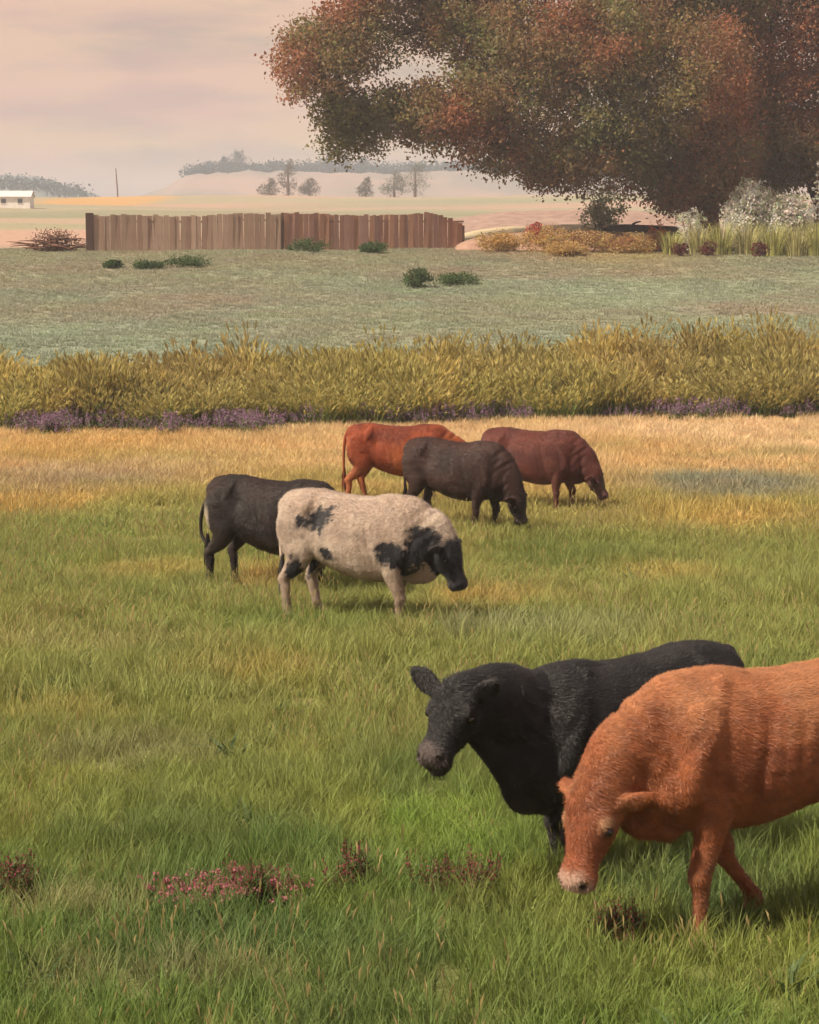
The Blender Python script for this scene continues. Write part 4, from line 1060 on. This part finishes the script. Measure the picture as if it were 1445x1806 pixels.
blobsA = [
    (560, 120, YT - 1, 85, 62, 3.0, MIX3), (545, 70, YT, 50, 40, 2.0, MIX1), (632, 55, YT, 74, 82, 3.5, MIX1), (625, 235, YT + 1, 62, 50, 2.2, OLVS), (700, 195, YT, 78, 48, 2.5, MIX2), (745, 45, YT + 2, 55, 60, 2.0, MIX2), (765, 232, YT, 66, 34, 2.0, MIX1), (600, 195, YT, 50, 36, 2.0, OLVS),
    (840, 35, YT, 95, 90, 4.5, MIX1), (812, 190, YT - 1, 88, 62, 3.5, MIX3), (880, 250, YT - 1, 80, 55, 3.0, MIX1), (920, 120, YT - 3, 120, 110, 5.0, MIX2), (1000, 280, YT - 2, 90, 55, 3.0, MIX2), (960, 305, YT - 1, 40, 28, 1.5, MIX1),
    (1060, 60, YT - 4, 130, 110, 5.5, MIX1), (1080, 220, YT - 4, 110, 95, 4.0, MIX2), (1150, 290, YT - 3, 80, 70, 3.0, MIX1), (1210, 330, YT - 3, 55, 48, 2.0, MIX3), (1215, 130, YT - 5, 120, 110, 5.0, MIX3), (1260, 250, YT - 4, 80, 85, 3.0, MIX3), (1265, 318, YT - 4, 62, 42, 2.2, MIX3), (1190, 355, YT - 3, 30, 22, 1.2, MIX3), (1262, 350, YT - 3, 34, 26, 1.2, MIX3),
    (700, -90, YT, 130, 90, 4.5, MIX1), (900, -110, YT, 150, 110, 5.5, MIX2), (1110, -120, YT, 160, 120, 6.0, MIX1), (1000, -260, YT, 260, 130, 7.0, MIX2), (1240, -30, YT, 130, 120, 5.0, MIX2)]
big_tree('broad_tree', 'huge spreading russet and olive tree overhanging the fence end', ground_at(1252, YT + 1), 0.62, 3.0, blobsA, MIX1, m_bark, 3, dens=1.55)
blobsB = [(1360, 60, YT + 1, 110, 130, 4.5, MIX3), (1400, 200, YT, 90, 95, 3.5, MIX3), (1340, 200, YT + 2, 75, 85, 3.0, MIX3), (1330, 290, YT + 2, 55, 45, 2.0, MIX3), (1470, 260, YT, 90, 70, 3.5, MIX3), (1420, 290, YT, 45, 30, 1.6, MIX3), (1375, 315, YT + 1, 45, 26, 1.8, MIX3), (1520, 90, YT + 1, 120, 150, 5.0, MIX1),
          (1400, -110, YT + 2, 160, 120, 5.5, MIX1), (1580, -60, YT + 2, 140, 150, 5.5, MIX3), (1620, 180, YT + 1, 110, 120, 4.0, MIX3)]
big_tree('leaning_tree', 'dark trunked russet tree at the right edge beside the broad tree', ground_at(1475, YT + 1), 0.75, 2.2, blobsB, MIX2, m_bark_dark, 4, dens=1.4)

def shrub(name, label, px, py, Y, w, h, palette, n, leaf, seed, cat='shrub', group=None, per=16, depth=None, stems=5, droop=0.0, spread=None):
    base = ground_at(px, Y)
    root = empty(name, base)
    tag(root, label, cat, group)
    g = random.Random(seed)
    for s in range(stems):
        e = (g.uniform(-w * 0.32, w * 0.32), g.uniform(-w * 0.25, w * 0.25), h * g.uniform(0.5, 0.85))
        r0 = 0.018 + h * 0.012
        link('stem', limb_mesh([(e[0] * 0.12, e[1] * 0.12, -0.1, r0, r0), (e[0] * 0.5, e[1] * 0.5, e[2] * 0.5, r0 * 0.7, r0 * 0.7), (*e, r0 * 0.3, r0 * 0.3)], 'stem'), m_bark, root)
    p = in_ellipsoid(n, (0, 0, h * 0.48), (w * 0.5, (depth or w) * 0.45, h * 0.5), seed, 2.2, 0.36, w * 0.22)
    p[:, 2] = np.maximum(p[:, 2], 0.08)
    sp = spread or w * 0.055
    link('crown', leaves_mesh(p, pal(len(p), palette, seed, p, w * 0.25), per, sp, leaf, seed, droop=droop), m_leaf, root)
    return root
GB = [(0.045, 0.085, 0.028), (0.07, 0.12, 0.035), (0.055, 0.10, 0.035)]
for (px, py, w, h, lab, sd_) in [
        (330, 472, 2.4, 0.55, 'low wide green bush in the sage meadow below the pale plank fence', 1), (262, 476, 1.6, 0.42, 'small low green bush beside the wider one below the pale fence', 2), (200, 474, 1.0, 0.40, 'smallest green bush below the left end of the pale fence', 3),
        (735, 508, 1.5, 0.95, 'upright dark green bush alone in the middle of the sage meadow', 4), (806, 502, 2.2, 0.55, 'flat green bush just right of the upright meadow bush', 5),
        (543, 446, 2.4, 0.72, 'rounded green bush against the join of the two plank fences', 6), (660, 446, 1.7, 0.62, 'green bush at the foot of the reddish plank fence', 7)]:
    shrub('green_bush', lab, px, py, Y_of_row(py) if py > 455 else 110.2, w, h, GB, 130, 0.10, sd_, 'bush', 'green bushes in the meadow', 14, stems=4)
GY = [(0.52, 0.33, 0.10), (0.40, 0.26, 0.09), (0.55, 0.39, 0.16), (0.30, 0.15, 0.07)]
for (px, Y, w, h, lab, sd_) in [
        (880, 111.0, 2.6, 1.1, 'low russet gold bush at the right end of the reddish fence', 11), (965, 111.0, 3.0, 1.5, 'golden bush below the red flowers on the earth bank', 12), (1040, 111.5, 3.0, 1.25, 'widest golden bush in front of the fallen log', 13),
        (1110, 110.8, 2.8, 1.05, 'golden bush right of the fallen log near the pale grass clumps', 14), (1000, 108.5, 2.2, 0.7, 'small rusty gold bush in front of the golden bushes', 15)]:
    shrub('golden_bush', lab, px, 0, Y, w, h, GY, 260, 0.11, sd_, 'bush', 'golden bushes by the earth bank', 14, stems=4)
shrub('orange_bush', 'small orange bush between the fallen log and the pale grass', 1160, 0, 112.6, 1.3, 1.75, [(0.50, 0.19, 0.04), (0.42, 0.10, 0.04), (0.5, 0.25, 0.06)], 110, 0.10, 18, 'bush', None, 14, stems=4)
shrub('red_flower_bush', 'bush covered in red flowers on the earth bank', 945, 0, 114.0, 1.6, 1.6, [(0.50, 0.08, 0.07), (0.42, 0.06, 0.06), (0.20, 0.12, 0.07)], 130, 0.11, 19, 'bush', None, 14, stems=4)
WH = [(0.72, 0.73, 0.64), (0.80, 0.77, 0.73), (0.42, 0.46, 0.26), (0.76, 0.70, 0.68)]
shrub('white_flowering_bush', 'rounded white flowering bush beside the broad tree trunk', 1322, 0, 110.6, 2.7, 4.0, WH, 520, 0.16, 21, 'bush', 'white flowering bushes', 16)
shrub('white_flowering_bush', 'drooping white flowering bush under the leaning tree', 1388, 0, 110.2, 2.8, 3.4, WH, 520, 0.16, 22, 'bush', 'white flowering bushes', 16)
shrub('white_flowering_bush', 'small white flowering bush left of the broad tree trunk', 1218, 0, 110.8, 1.7, 2.5, WH, 170, 0.12, 23, 'bush', 'white flowering bushes', 16)
shrub('white_flowering_bush', 'tall thin white flowering bush against the dark leaning trunk', 1440, 0, 110.6, 0.8, 5.2, WH[:2], 90, 0.13, 24, 'bush', 'white flowering bushes', 10, depth=0.8)
shrub('pale_green_shrub', 'pale grey green shrub in shade under the middle of the broad tree', 1065, 0, 122.0, 3.0, 4.1, [(0.30, 0.31, 0.17), (0.24, 0.26, 0.12), (0.36, 0.35, 0.22)], 240, 0.16, 25)

# pale arching grass clumps in front of the trunks
def clump(label, px, Y, h, w, c1, c2, n, seed):
    r = np.random.default_rng(seed)
    base = ground_at(px, Y); V = []; Fq = []; C = []
    for i in range(n):
        a = r.uniform(0, 6.28); d = w * 0.35 * math.sqrt(r.uniform()); L = h * r.uniform(0.6, 1.15); out = w * 0.5 * r.uniform(0.2, 1.0)
        bx, by = d * math.cos(a), d * math.sin(a); k = np.array((-math.sin(a), math.cos(a), 0)) * r.uniform(0.018, 0.034)
        col = np.array(c1) * (1 - r.uniform()) + np.array(c2) * r.uniform(); b = len(V)
        for s in range(5):
            t = s / 4
            p = np.array((bx + math.cos(a) * out * t ** 1.7, by + math.sin(a) * out * t ** 1.7, L * (t - 0.25 * t ** 3) - 0.05)); kk = k * (1 - 0.85 * t)
            V += [p - kk, p + kk]; C += [col, col]
        for s in range(4): Fq.append((b + 2 * s, b + 2 * s + 1, b + 2 * s + 3, b + 2 * s + 2))
    me = mesh_from(V, Fq, False, 'grass_clump'); set_col(me, 'lcol', np.clip(np.array(C), 0, 0.9))
    o = link('grass_clump', me, m_leaf, None, base)
    tag(o, label, 'grass clump', 'pale grass clumps under the trees')
PG1, PG2 = (0.36, 0.35, 0.12), (0.50, 0.46, 0.24)
for i, (px, Y, h, w, lab) in enumerate([
        (1185, 109.0, 1.7, 1.5, 'yellow green grass clump beside the orange bush'), (1232, 108.6, 2.0, 1.7, 'pale grass clump in front of the small white bush'), (1272, 108.2, 2.2, 1.7, 'tall pale grass clump straight before the broad tree trunk'),
        (1318, 108.0, 2.2, 1.8, 'pale grass clump below the rounded white bush'), (1362, 107.6, 2.3, 1.8, 'tall straw coloured grass clump between the two white bushes'), (1405, 107.4, 2.2, 1.8, 'greenish grass clump below the drooping white bush'), (1442, 107.2, 2.5, 1.6, 'grass clump cut by the right edge under the leaning tree')]):
    clump(lab, px, Y, h, w, PG1, PG2 if i % 2 else (0.42, 0.42, 0.15), 210, 60 + i)
for i, (px, Y, lab) in enumerate([(1248, 106.8, 'dark red low plant between the pale grass clumps before the trunk'), (1340, 106.4, 'dark red low plant below the two white bushes'), (1200, 107.2, 'dark red low plant at the foot of the first pale grass clump')]):
    shrub('red_leaved_plant', lab, px, 0, Y, 1.0, 0.85, [(0.16, 0.045, 0.035), (0.11, 0.035, 0.03)], 70, 0.10, 40 + i, 'plant', 'dark red plants under the trees', 12, stems=3)

# ------------------------------------------------------------------ plank fences
m_plank = rough_mat('weathered_plank', (0.78, 0.78, 0.78), (1.12, 1.12, 1.12), 5.0, 0.85, 0.5, (9, 9, 0.6), attr='pcol', detail=8)
def box_mesh(sx, sy, z0, z1, col, name, notch=0.0, r=None):
    j = (lambda: r.uniform(-notch, notch)) if r else (lambda: 0)
    V = [(-sx, -sy, z0), (sx, -sy, z0), (sx, sy, z0), (-sx, sy, z0), (-sx, -sy, z1 + j()), (sx, -sy, z1 + j()), (sx, sy, z1), (-sx, sy, z1)]
    Fq = [(0, 3, 2, 1), (4, 5, 6, 7), (0, 1, 5, 4), (1, 2, 6, 5), (2, 3, 7, 6), (3, 0, 4, 7)]
    me = mesh_from(V, Fq, False, name); set_col(me, 'pcol', np.tile(np.array(col), (8, 1))); me.materials.append(m_plank)
    return me
def fence(name, label, pA, YA, pB, YB, h, pitch, cols, seed, dark_end=None):
    A, B = ground_at(pA, YA), ground_at(pB, YB)
    L = (B - A).length; ux = (B - A).normalized(); ang = math.atan2(ux.y, ux.x)
    root = empty(name, A, ang); tag(root, label, 'fence', 'plank fences')
    g = random.Random(seed)
    kinds = [box_mesh(pitch * 0.487, 0.018, -0.06, 1.0, np.array(c) * k, 'plank', 0.015, g) for c in cols for k in (1.3, 1.38, 1.46)]
    def gl(x_): return float(gz(A.x + (B.x - A.x) * x_ / L, A.y + (B.y - A.y) * x_ / L)) - A.z
    n_ = int(L / pitch)
    for i in range(n_):
        x_ = (i + 0.5) * pitch
        o = link('plank', kinds[g.randrange(len(kinds))], None, root, (x_, -0.06 + g.uniform(-0.012, 0.012), gl(x_) - 0.05))
        hh = h(x_ / L) * g.uniform(0.975, 1.02)
        o.scale = (1, 1, hh); o.rotation_euler = (g.gauss(0, 0.012), g.gauss(0, 0.009), g.gauss(0, 0.04))
    np_ = max(2, int(L / 2.4))
    for i in range(np_ + 1):
        x_ = min(i * L / np_, L - 0.01)
        pm = box_mesh(0.075, 0.075, -0.4, h(x_ / L) - 0.05, np.array(cols[0]) * 0.7, 'post')
        link('post', pm, None, root, (x_, 0.11, gl(x_)))
    for zf in (0.28, 0.8):
        for i in range(np_):
            x0, x1 = i * L / np_, (i + 1) * L / np_
            rl = box_mesh((x1 - x0) / 2 - 0.005, 0.022, -0.05, 0.05, np.array(cols[0]) * 0.85, 'rail')
            o = link('rail', rl, None, root, ((x0 + x1) / 2, -0.006, (gl(x0) + gl(x1)) / 2 + h((x0 + x1) / 2 / L) * zf))
            o.rotation_euler = (0, -math.atan2(gl(x1) - gl(x0), x1 - x0), 0)
    if dark_end:
        pm = box_mesh(0.21, 0.13, -0.4, dark_end, (0.085, 0.05, 0.038), 'corner_post'); link('corner_post', pm, None, root, (-0.2, 0.0, gl(0)))
    return root
fence('plank_fence', 'pale weathered plank fence at the far left side of the meadow', 166, 111.0, 497, 113.0, lambda t: 2.0 + 0.05 * math.sin(t * 9), 0.29, [(0.245, 0.175, 0.13), (0.265, 0.19, 0.145), (0.235, 0.16, 0.12)], 5, 2.1)
fence('plank_fence', 'reddish brown plank fence ending below the broad tree', 500, 113.1, 818, 116.5, lambda t: (2.05 + 0.06 * math.sin(t * 7 + 1)) * (1 - 0.35 * max(0.0, (t - 0.8) / 0.2) ** 1.5), 0.29, [(0.255, 0.145, 0.105), (0.245, 0.14, 0.11), (0.27, 0.15, 0.10), (0.235, 0.145, 0.12)], 6)

# brush pile left of the fence
g = random.Random(3)
bp = ground_at(98, 111.5)
root = empty('brush_pile', bp); tag(root, 'pile of dry brown brushwood left of the pale plank fence', 'brush pile')
for i in range(46):
    a = g.uniform(-0.35, 0.35) + (math.pi if g.random() < 0.5 else 0); x0 = g.uniform(-1.2, 1.2); z0 = g.uniform(0.02, 0.9) * (1 - abs(x0) / 2.0); L = g.uniform(0.6, 1.5); yy = g.uniform(-0.6, 0.6)
    q = (x0 + math.cos(a) * L, yy + math.sin(a) * L * 0.6, max(0.05, z0 + g.uniform(-0.3, 0.35)))
    link('stick', limb_mesh([(x0, yy, z0, 0.045, 0.045), ((x0 + q[0]) / 2, (yy + q[1]) / 2, (z0 + q[2]) / 2 + 0.06, 0.035, 0.035), (*q, 0.012, 0.012)], 'stick'), m_bark, root)
p = in_ellipsoid(150, (0.1, 0, 0.45), (1.6, 0.8, 0.75), 8, 2.0); p[:, 2] = np.maximum(p[:, 2], 0.05)
link('dry_leaves', leaves_mesh(p, pal(len(p), [(0.14, 0.075, 0.05), (0.20, 0.115, 0.075), (0.11, 0.055, 0.04)], 4), 14, 0.16, 0.11, 9), m_leaf, root)

# earth bank and fallen log right of the fences
def bank(name, label, pxa, pxb, Y, rows, depth, col1, col2, seed):
    nx, ny = 60, 14
    V = []; Fq = []
    for j in range(ny):
        v = j / (ny - 1)
        for i in range(nx):
            u = i / (nx - 1); px = pxa + (pxb - pxa) * u
            q = ground_at(px, Y + (v - 0.5) * depth)
            hgt = rows * math.sin(math.pi * min(1, max(0, v))) ** 0.8 * (math.sin(math.pi * u) ** 0.45) * (0.92 + 0.16 * float(fbm(u * 9, v * 2, seed, 3)))
            V.append((q.x, q.y, q.z + hgt - 0.05))
    for j in range(ny - 1):
        for i in range(nx - 1):
            Fq.append((j * nx + i, j * nx + i + 1, (j + 1) * nx + i + 1, (j + 1) * nx + i))
    o = link(name, mesh_from(V, Fq, True, name), rough_mat(name + '_soil', col1, col2, 1.2, 1.0, 0.7, (1, 1, 3)))
    tag(o, label, kind='structure')
bank('earth_bank', 'low brown earth bank running right from the fence end', 800, 1200, 115.5, 1.2, 5.0, (0.20, 0.115, 0.09), (0.36, 0.23, 0.165), 5)
bank('field_terrace', 'pale grassy terrace under the broad tree', 780, 1300, 126.0, 1.5, 11.0, (0.33, 0.27, 0.17), (0.45, 0.38, 0.25), 8)
bank('soil_terrace', 'reddish ploughed terrace behind the pale one', 690, 1300, 145.0, 2.6, 18.0, (0.20, 0.135, 0.11), (0.29, 0.205, 0.165), 9)
lg = ground_at(1100, 115.3)
root = empty('fallen_log', lg, -0.05); tag(root, 'dark brown fallen log lying on the earth bank behind the golden bushes', 'log')
LZ = 1.25
S = Shape(); S.tube([(-1.25, 0, LZ - .02, 0.10, 0.10), (-0.8, 0.03, LZ + .02, 0.17, 0.17), (0, 0.02, LZ + .05, 0.21, 0.21), (0.9, -0.02, LZ, 0.23, 0.23), (2.0, 0.0, LZ - .06, 0.25, 0.25), (3.1, 0.0, LZ - .16, 0.28, 0.28)], 4, 12)
link('bole', mesh_from(S.V, S.F, True, 'bole'), m_bark_dark, root)
link('broken_branch', limb_mesh([(0.4, 0, LZ + .1, 0.09, 0.09), (0.6, 0.05, LZ + .32, 0.06, 0.06), (0.95, 0.05, LZ + .42, 0.03, 0.03)]), m_bark_dark, root)

# ------------------------------------------------------------------ far hills, woods, house, pole
def hill(name, label, Y, crest, depth, col1, col2, seed):
    pxs = np.linspace(crest[0][0], crest[-1][0], 90); rows = np.interp(pxs, [c[0] for c in crest], [c[1] for c in crest])
    rows = rows + (fbm(pxs / 40, pxs * 0, seed, 4) - 0.5) * 7
    V = []; Fq = []; nv = 18
    for j in range(nv):
        v = j / (nv - 1)
        for px, rw in zip(pxs, rows):
            yy = Y + (v - 0.5) * depth
            top = at(px, rw, Y); zb = -12.0
            z = zb + (top.z - zb) * math.sin(math.pi * v) ** 0.9
            V.append((top.x * (yy / Y) ** 0.3, yy, z + (float(fbm(px / 15, v * 6, seed + 4, 3)) - 0.5) * 3 * math.sin(math.pi * v)))
    n_ = len(pxs)
    for j in range(nv - 1):
        for i in range(n_ - 1):
            Fq.append((j * n_ + i, j * n_ + i + 1, (j + 1) * n_ + i + 1, (j + 1) * n_ + i))
    o = link(name, mesh_from(V, Fq, True, name), rough_mat(name + '_cover', col1, col2, 0.02, 1.0, 0.0, (1, 1, 3)))
    tag(o, label, kind='structure')
hill('hill', 'low blue grey hill at the left horizon', 1250, [(-420, 330), (-200, 312), (-60, 318), (20, 310), (60, 312), (110, 326), (170, 345), (220, 360)], 500, (0.09, 0.125, 0.13), (0.15, 0.17, 0.155), 4)  # the blue of haze is put into this hill's cover colour
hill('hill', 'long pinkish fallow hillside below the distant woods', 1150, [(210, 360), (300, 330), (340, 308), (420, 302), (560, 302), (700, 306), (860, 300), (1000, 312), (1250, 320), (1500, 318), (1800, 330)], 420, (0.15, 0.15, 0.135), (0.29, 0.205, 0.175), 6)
def far_tree(label, px, py, Y, hpx, wpx, palette, seed, name='distant_tree', leaf=None):
    m = Y / F_PX; h = hpx * m; w = wpx * m
    base = at(px, py, Y)
    root = empty(name, base); tag(root, label, 'tree', 'distant trees')
    link('trunk', limb_mesh([(0, 0, -1.5, h * 0.05, h * 0.05), (0.1, 0, h * 0.35, h * 0.035, h * 0.035), (0.0, 0, h * 0.8, h * 0.012, h * 0.012)], 'trunk'), m_bark, root)
    p = np.vstack([in_ellipsoid(150, (0, 0, h * 0.42), (w * 0.55, w * 0.4, h * 0.42), seed, 1.8, 0.36, w * 0.3), in_ellipsoid(50, (w * 0.10, 0, h * 0.78), (w * 0.22, w * 0.22, h * 0.24), seed + 1), in_ellipsoid(22, (-w * 0.3, 0, h * 0.4), (w * 0.28, w * 0.25, h * 0.2), seed + 2)])
    link('crown', leaves_mesh(p, pal(len(p), palette, seed), 14, w * 0.05, (leaf or 1.8 * m), seed), m_leaf, root)
HAZE_BLU = [(0.014, 0.058, 0.088), (0.025, 0.075, 0.10)]; BRN = [(0.115, 0.10, 0.065), (0.15, 0.125, 0.085)]; GRY = [(0.105, 0.125, 0.085), (0.13, 0.15, 0.10)]  # blue leaves carry the tint of distant haze in their colour
for i, (px, py, Y, hp_, wp_, pl, lab) in enumerate([
        (418, 306, 1140, 42, 40, HAZE_BLU, 'tall forked blue tree on the distant hill crest'), (394, 306, 1145, 30, 22, HAZE_BLU, 'narrow blue tree close left of the forked one'), (365, 307, 1140, 22, 46, HAZE_BLU, 'low wide blue tree left on the distant hill crest'), (450, 306, 1145, 16, 44, HAZE_BLU, 'low blue thicket right of the forked tree on the hill crest'),
        (508, 348, 596, 66, 34, BRN, 'grey brown pointed tree above the join of the fences'), (475, 350, 590, 36, 36, BRN, 'low brown bushy tree left of the pointed one'), (545, 349, 594, 34, 40, BRN, 'low greyish tree right of the pointed one'),
        (645, 352, 590, 38, 30, BRN, 'small brown tree above the reddish fence'), (732, 348, 580, 62, 62, GRY, 'rounded grey green tree left of the broad tree shade'), (695, 352, 580, 48, 46, GRY, 'smaller grey green tree touching the rounded one'),
        (575, 306, 1142, 30, 26, HAZE_BLU, 'first blue tree under the drooping olive bough'), (608, 306, 1142, 32, 24, HAZE_BLU, 'middle blue tree under the drooping olive bough'), (640, 306, 1142, 30, 26, HAZE_BLU, 'last blue tree under the drooping olive bough')]):
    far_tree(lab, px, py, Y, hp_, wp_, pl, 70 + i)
# woods that read as one mass along the crest
pp = []
for px in np.repeat(np.linspace(330, 1300, 420), 3):
    rw = np.interp(px, [330, 420, 560, 700, 860, 1300], [309, 304, 303, 306, 301, 318])
    q = at(px, rw + RNG.uniform(-7, 6) - 7 * float(fbm(px / 24, 0.5, 7, 3)), 1144 + RNG.uniform(-14, 10)); pp.append(tuple(q))
for px in np.linspace(-60, 150, 120):
    rw = np.interp(px, [-60, 20, 60, 110, 150], [322, 322, 326, 334, 341]); q = at(px, rw + RNG.uniform(-5, 7), 1015 + RNG.uniform(-10, 10)); pp.append(tuple(q))
pp = np.array(pp)
wo = link('distant_woods', leaves_mesh(pp, pal(len(pp), HAZE_BLU, 5), 20, 2.4, 1.5, 88, name='distant_woods'), m_leaf)
tag(wo, 'thin dark line of distant woods along the hill crest', 'woods', kind='stuff')

# white farm building
hb = ground_at(-8, 430)
root = empty('farm_building', hb, 0.05); tag(root, 'small white farm building far off at the left edge', 'building')
m_white = rough_mat('white_paint', (0.68, 0.64, 0.60), (0.82, 0.78, 0.74), 1.5, 0.8, 0.1)
m_roofw = rough_mat('pale_roof', (0.52, 0.47, 0.45), (0.66, 0.60, 0.57), 3.0, 0.6, 0.3, (6, 1, 1))
m_dark = rough_mat('dark_glass', (0.03, 0.03, 0.035), (0.06, 0.06, 0.07), 3.0, 0.2, 0.0)
Wd, Dp, Hh = 7.6, 3.2, 2.15
V = [(-Wd, -Dp, -0.6), (Wd, -Dp, -0.6), (Wd, Dp, -0.6), (-Wd, Dp, -0.6), (-Wd, -Dp, Hh), (Wd, -Dp, Hh), (Wd, Dp, Hh), (-Wd, Dp, Hh), (-Wd, 0, Hh + 1.1), (Wd, 0, Hh + 1.1)]
link('wall', mesh_from(V, [(0, 1, 5, 4), (1, 2, 6, 9, 5), (2, 3, 7, 6), (3, 0, 4, 8, 7)], False, 'wall'), m_white, root)
rv = []
for sd_ in (-1, 1):
    b = len(rv)
    rv += [(-Wd - .3, sd_ * (Dp + .35), Hh - .06), (Wd + .3, sd_ * (Dp + .35), Hh - .06), (Wd + .3, 0, Hh + 1.18), (-Wd - .3, 0, Hh + 1.18), (-Wd - .3, sd_ * (Dp + .35), Hh + .06), (Wd + .3, sd_ * (Dp + .35), Hh + .06), (Wd + .3, 0, Hh + 1.30), (-Wd - .3, 0, Hh + 1.30)]
rf = [tuple(i + o_ for i in f) for o_ in (0, 8) for f in ((0, 1, 2, 3), (4, 5, 6, 7), (0, 1, 5, 4), (1, 2, 6, 5), (0, 3, 7, 4))]
link('roof', mesh_from(rv, rf, False, 'roof'), m_roofw, root)
def panel(w, d, h, m, nm, loc, parent):
    V = [(-w, -d, 0), (w, -d, 0), (w, d, 0), (-w, d, 0), (-w, -d, h), (w, -d, h), (w, d, h), (-w, d, h)]
    return link(nm, mesh_from(V, [(0, 3, 2, 1), (4, 5, 6, 7), (0, 1, 5, 4), (1, 2, 6, 5), (2, 3, 7, 6), (3, 0, 4, 7)], False, nm), m, parent, loc)
for wx in (-5.2, -1.8, 2.2, 5.6):
    wdw = panel(0.5, 0.03, 0.9, m_dark, 'window', (wx, -Dp - 0.02, 0.85), root)
    panel(0.58, 0.05, 0.08, m_white, 'sill', (0, -0.02, -0.09), wdw)
panel(0.45, 0.03, 1.9, rough_mat('door_paint', (0.20, 0.12, 0.09), (0.28, 0.17, 0.12), 3, 0.7, 0.1), 'door', (0.2, -Dp - 0.02, -0.1), root)

# pole
pb = ground_at(208, 596)
S = Shape(); S.tube([(0, 0, -0.6, 0.24, 0.24), (-0.1, 0, 2.5, 0.22, 0.22), (-0.3, 0, 5.5, 0.18, 0.18), (-0.42, 0, 8.0, 0.14, 0.14)], 4, 12)
root = empty('wooden_pole', pb); tag(root, 'thin reddish brown pole standing alone on the far field', 'pole')
link('shaft', mesh_from(S.V, S.F, True, 'shaft'), rough_mat('pole_wood', (0.10, 0.045, 0.035), (0.17, 0.08, 0.06), 4, 0.9, 0.3, (4, 4, 0.4)), root)
panel(0.16, 0.16, 0.06, m_bark_dark, 'cap', (-0.42, 0, 8.0), root)

# ------------------------------------------------------------------ air
HZ = True
if HZ:
    X0, X1, Y0, Y1, Z0, Z1 = -4200, 4200, -30, 2700, -30, 62
    V = [(X0, Y0, Z0), (X1, Y0, Z0), (X1, Y1, Z0), (X0, Y1, Z0), (X0, Y0, Z1), (X1, Y0, Z1), (X1, Y1, Z1), (X0, Y1, Z1)]
    hm = mesh_from(V, [(0, 3, 2, 1), (4, 5, 6, 7), (0, 1, 5, 4), (1, 2, 6, 5), (2, 3, 7, 6), (3, 0, 4, 7)], False, 'haze')
    m, nn_, ll_, oo_ = mat('haze')
    pv = nn_.new('ShaderNodeVolumePrincipled'); pv.inputs['Density'].default_value = 0.00055; pv.inputs['Color'].default_value = (0.80, 0.84, 0.90, 1)
    ll_.new(pv.outputs[0], oo_.inputs['Volume'])
    hz = link('haze', hm, m)
    tag(hz, 'thin even evening haze over the whole valley', 'haze', kind='stuff')
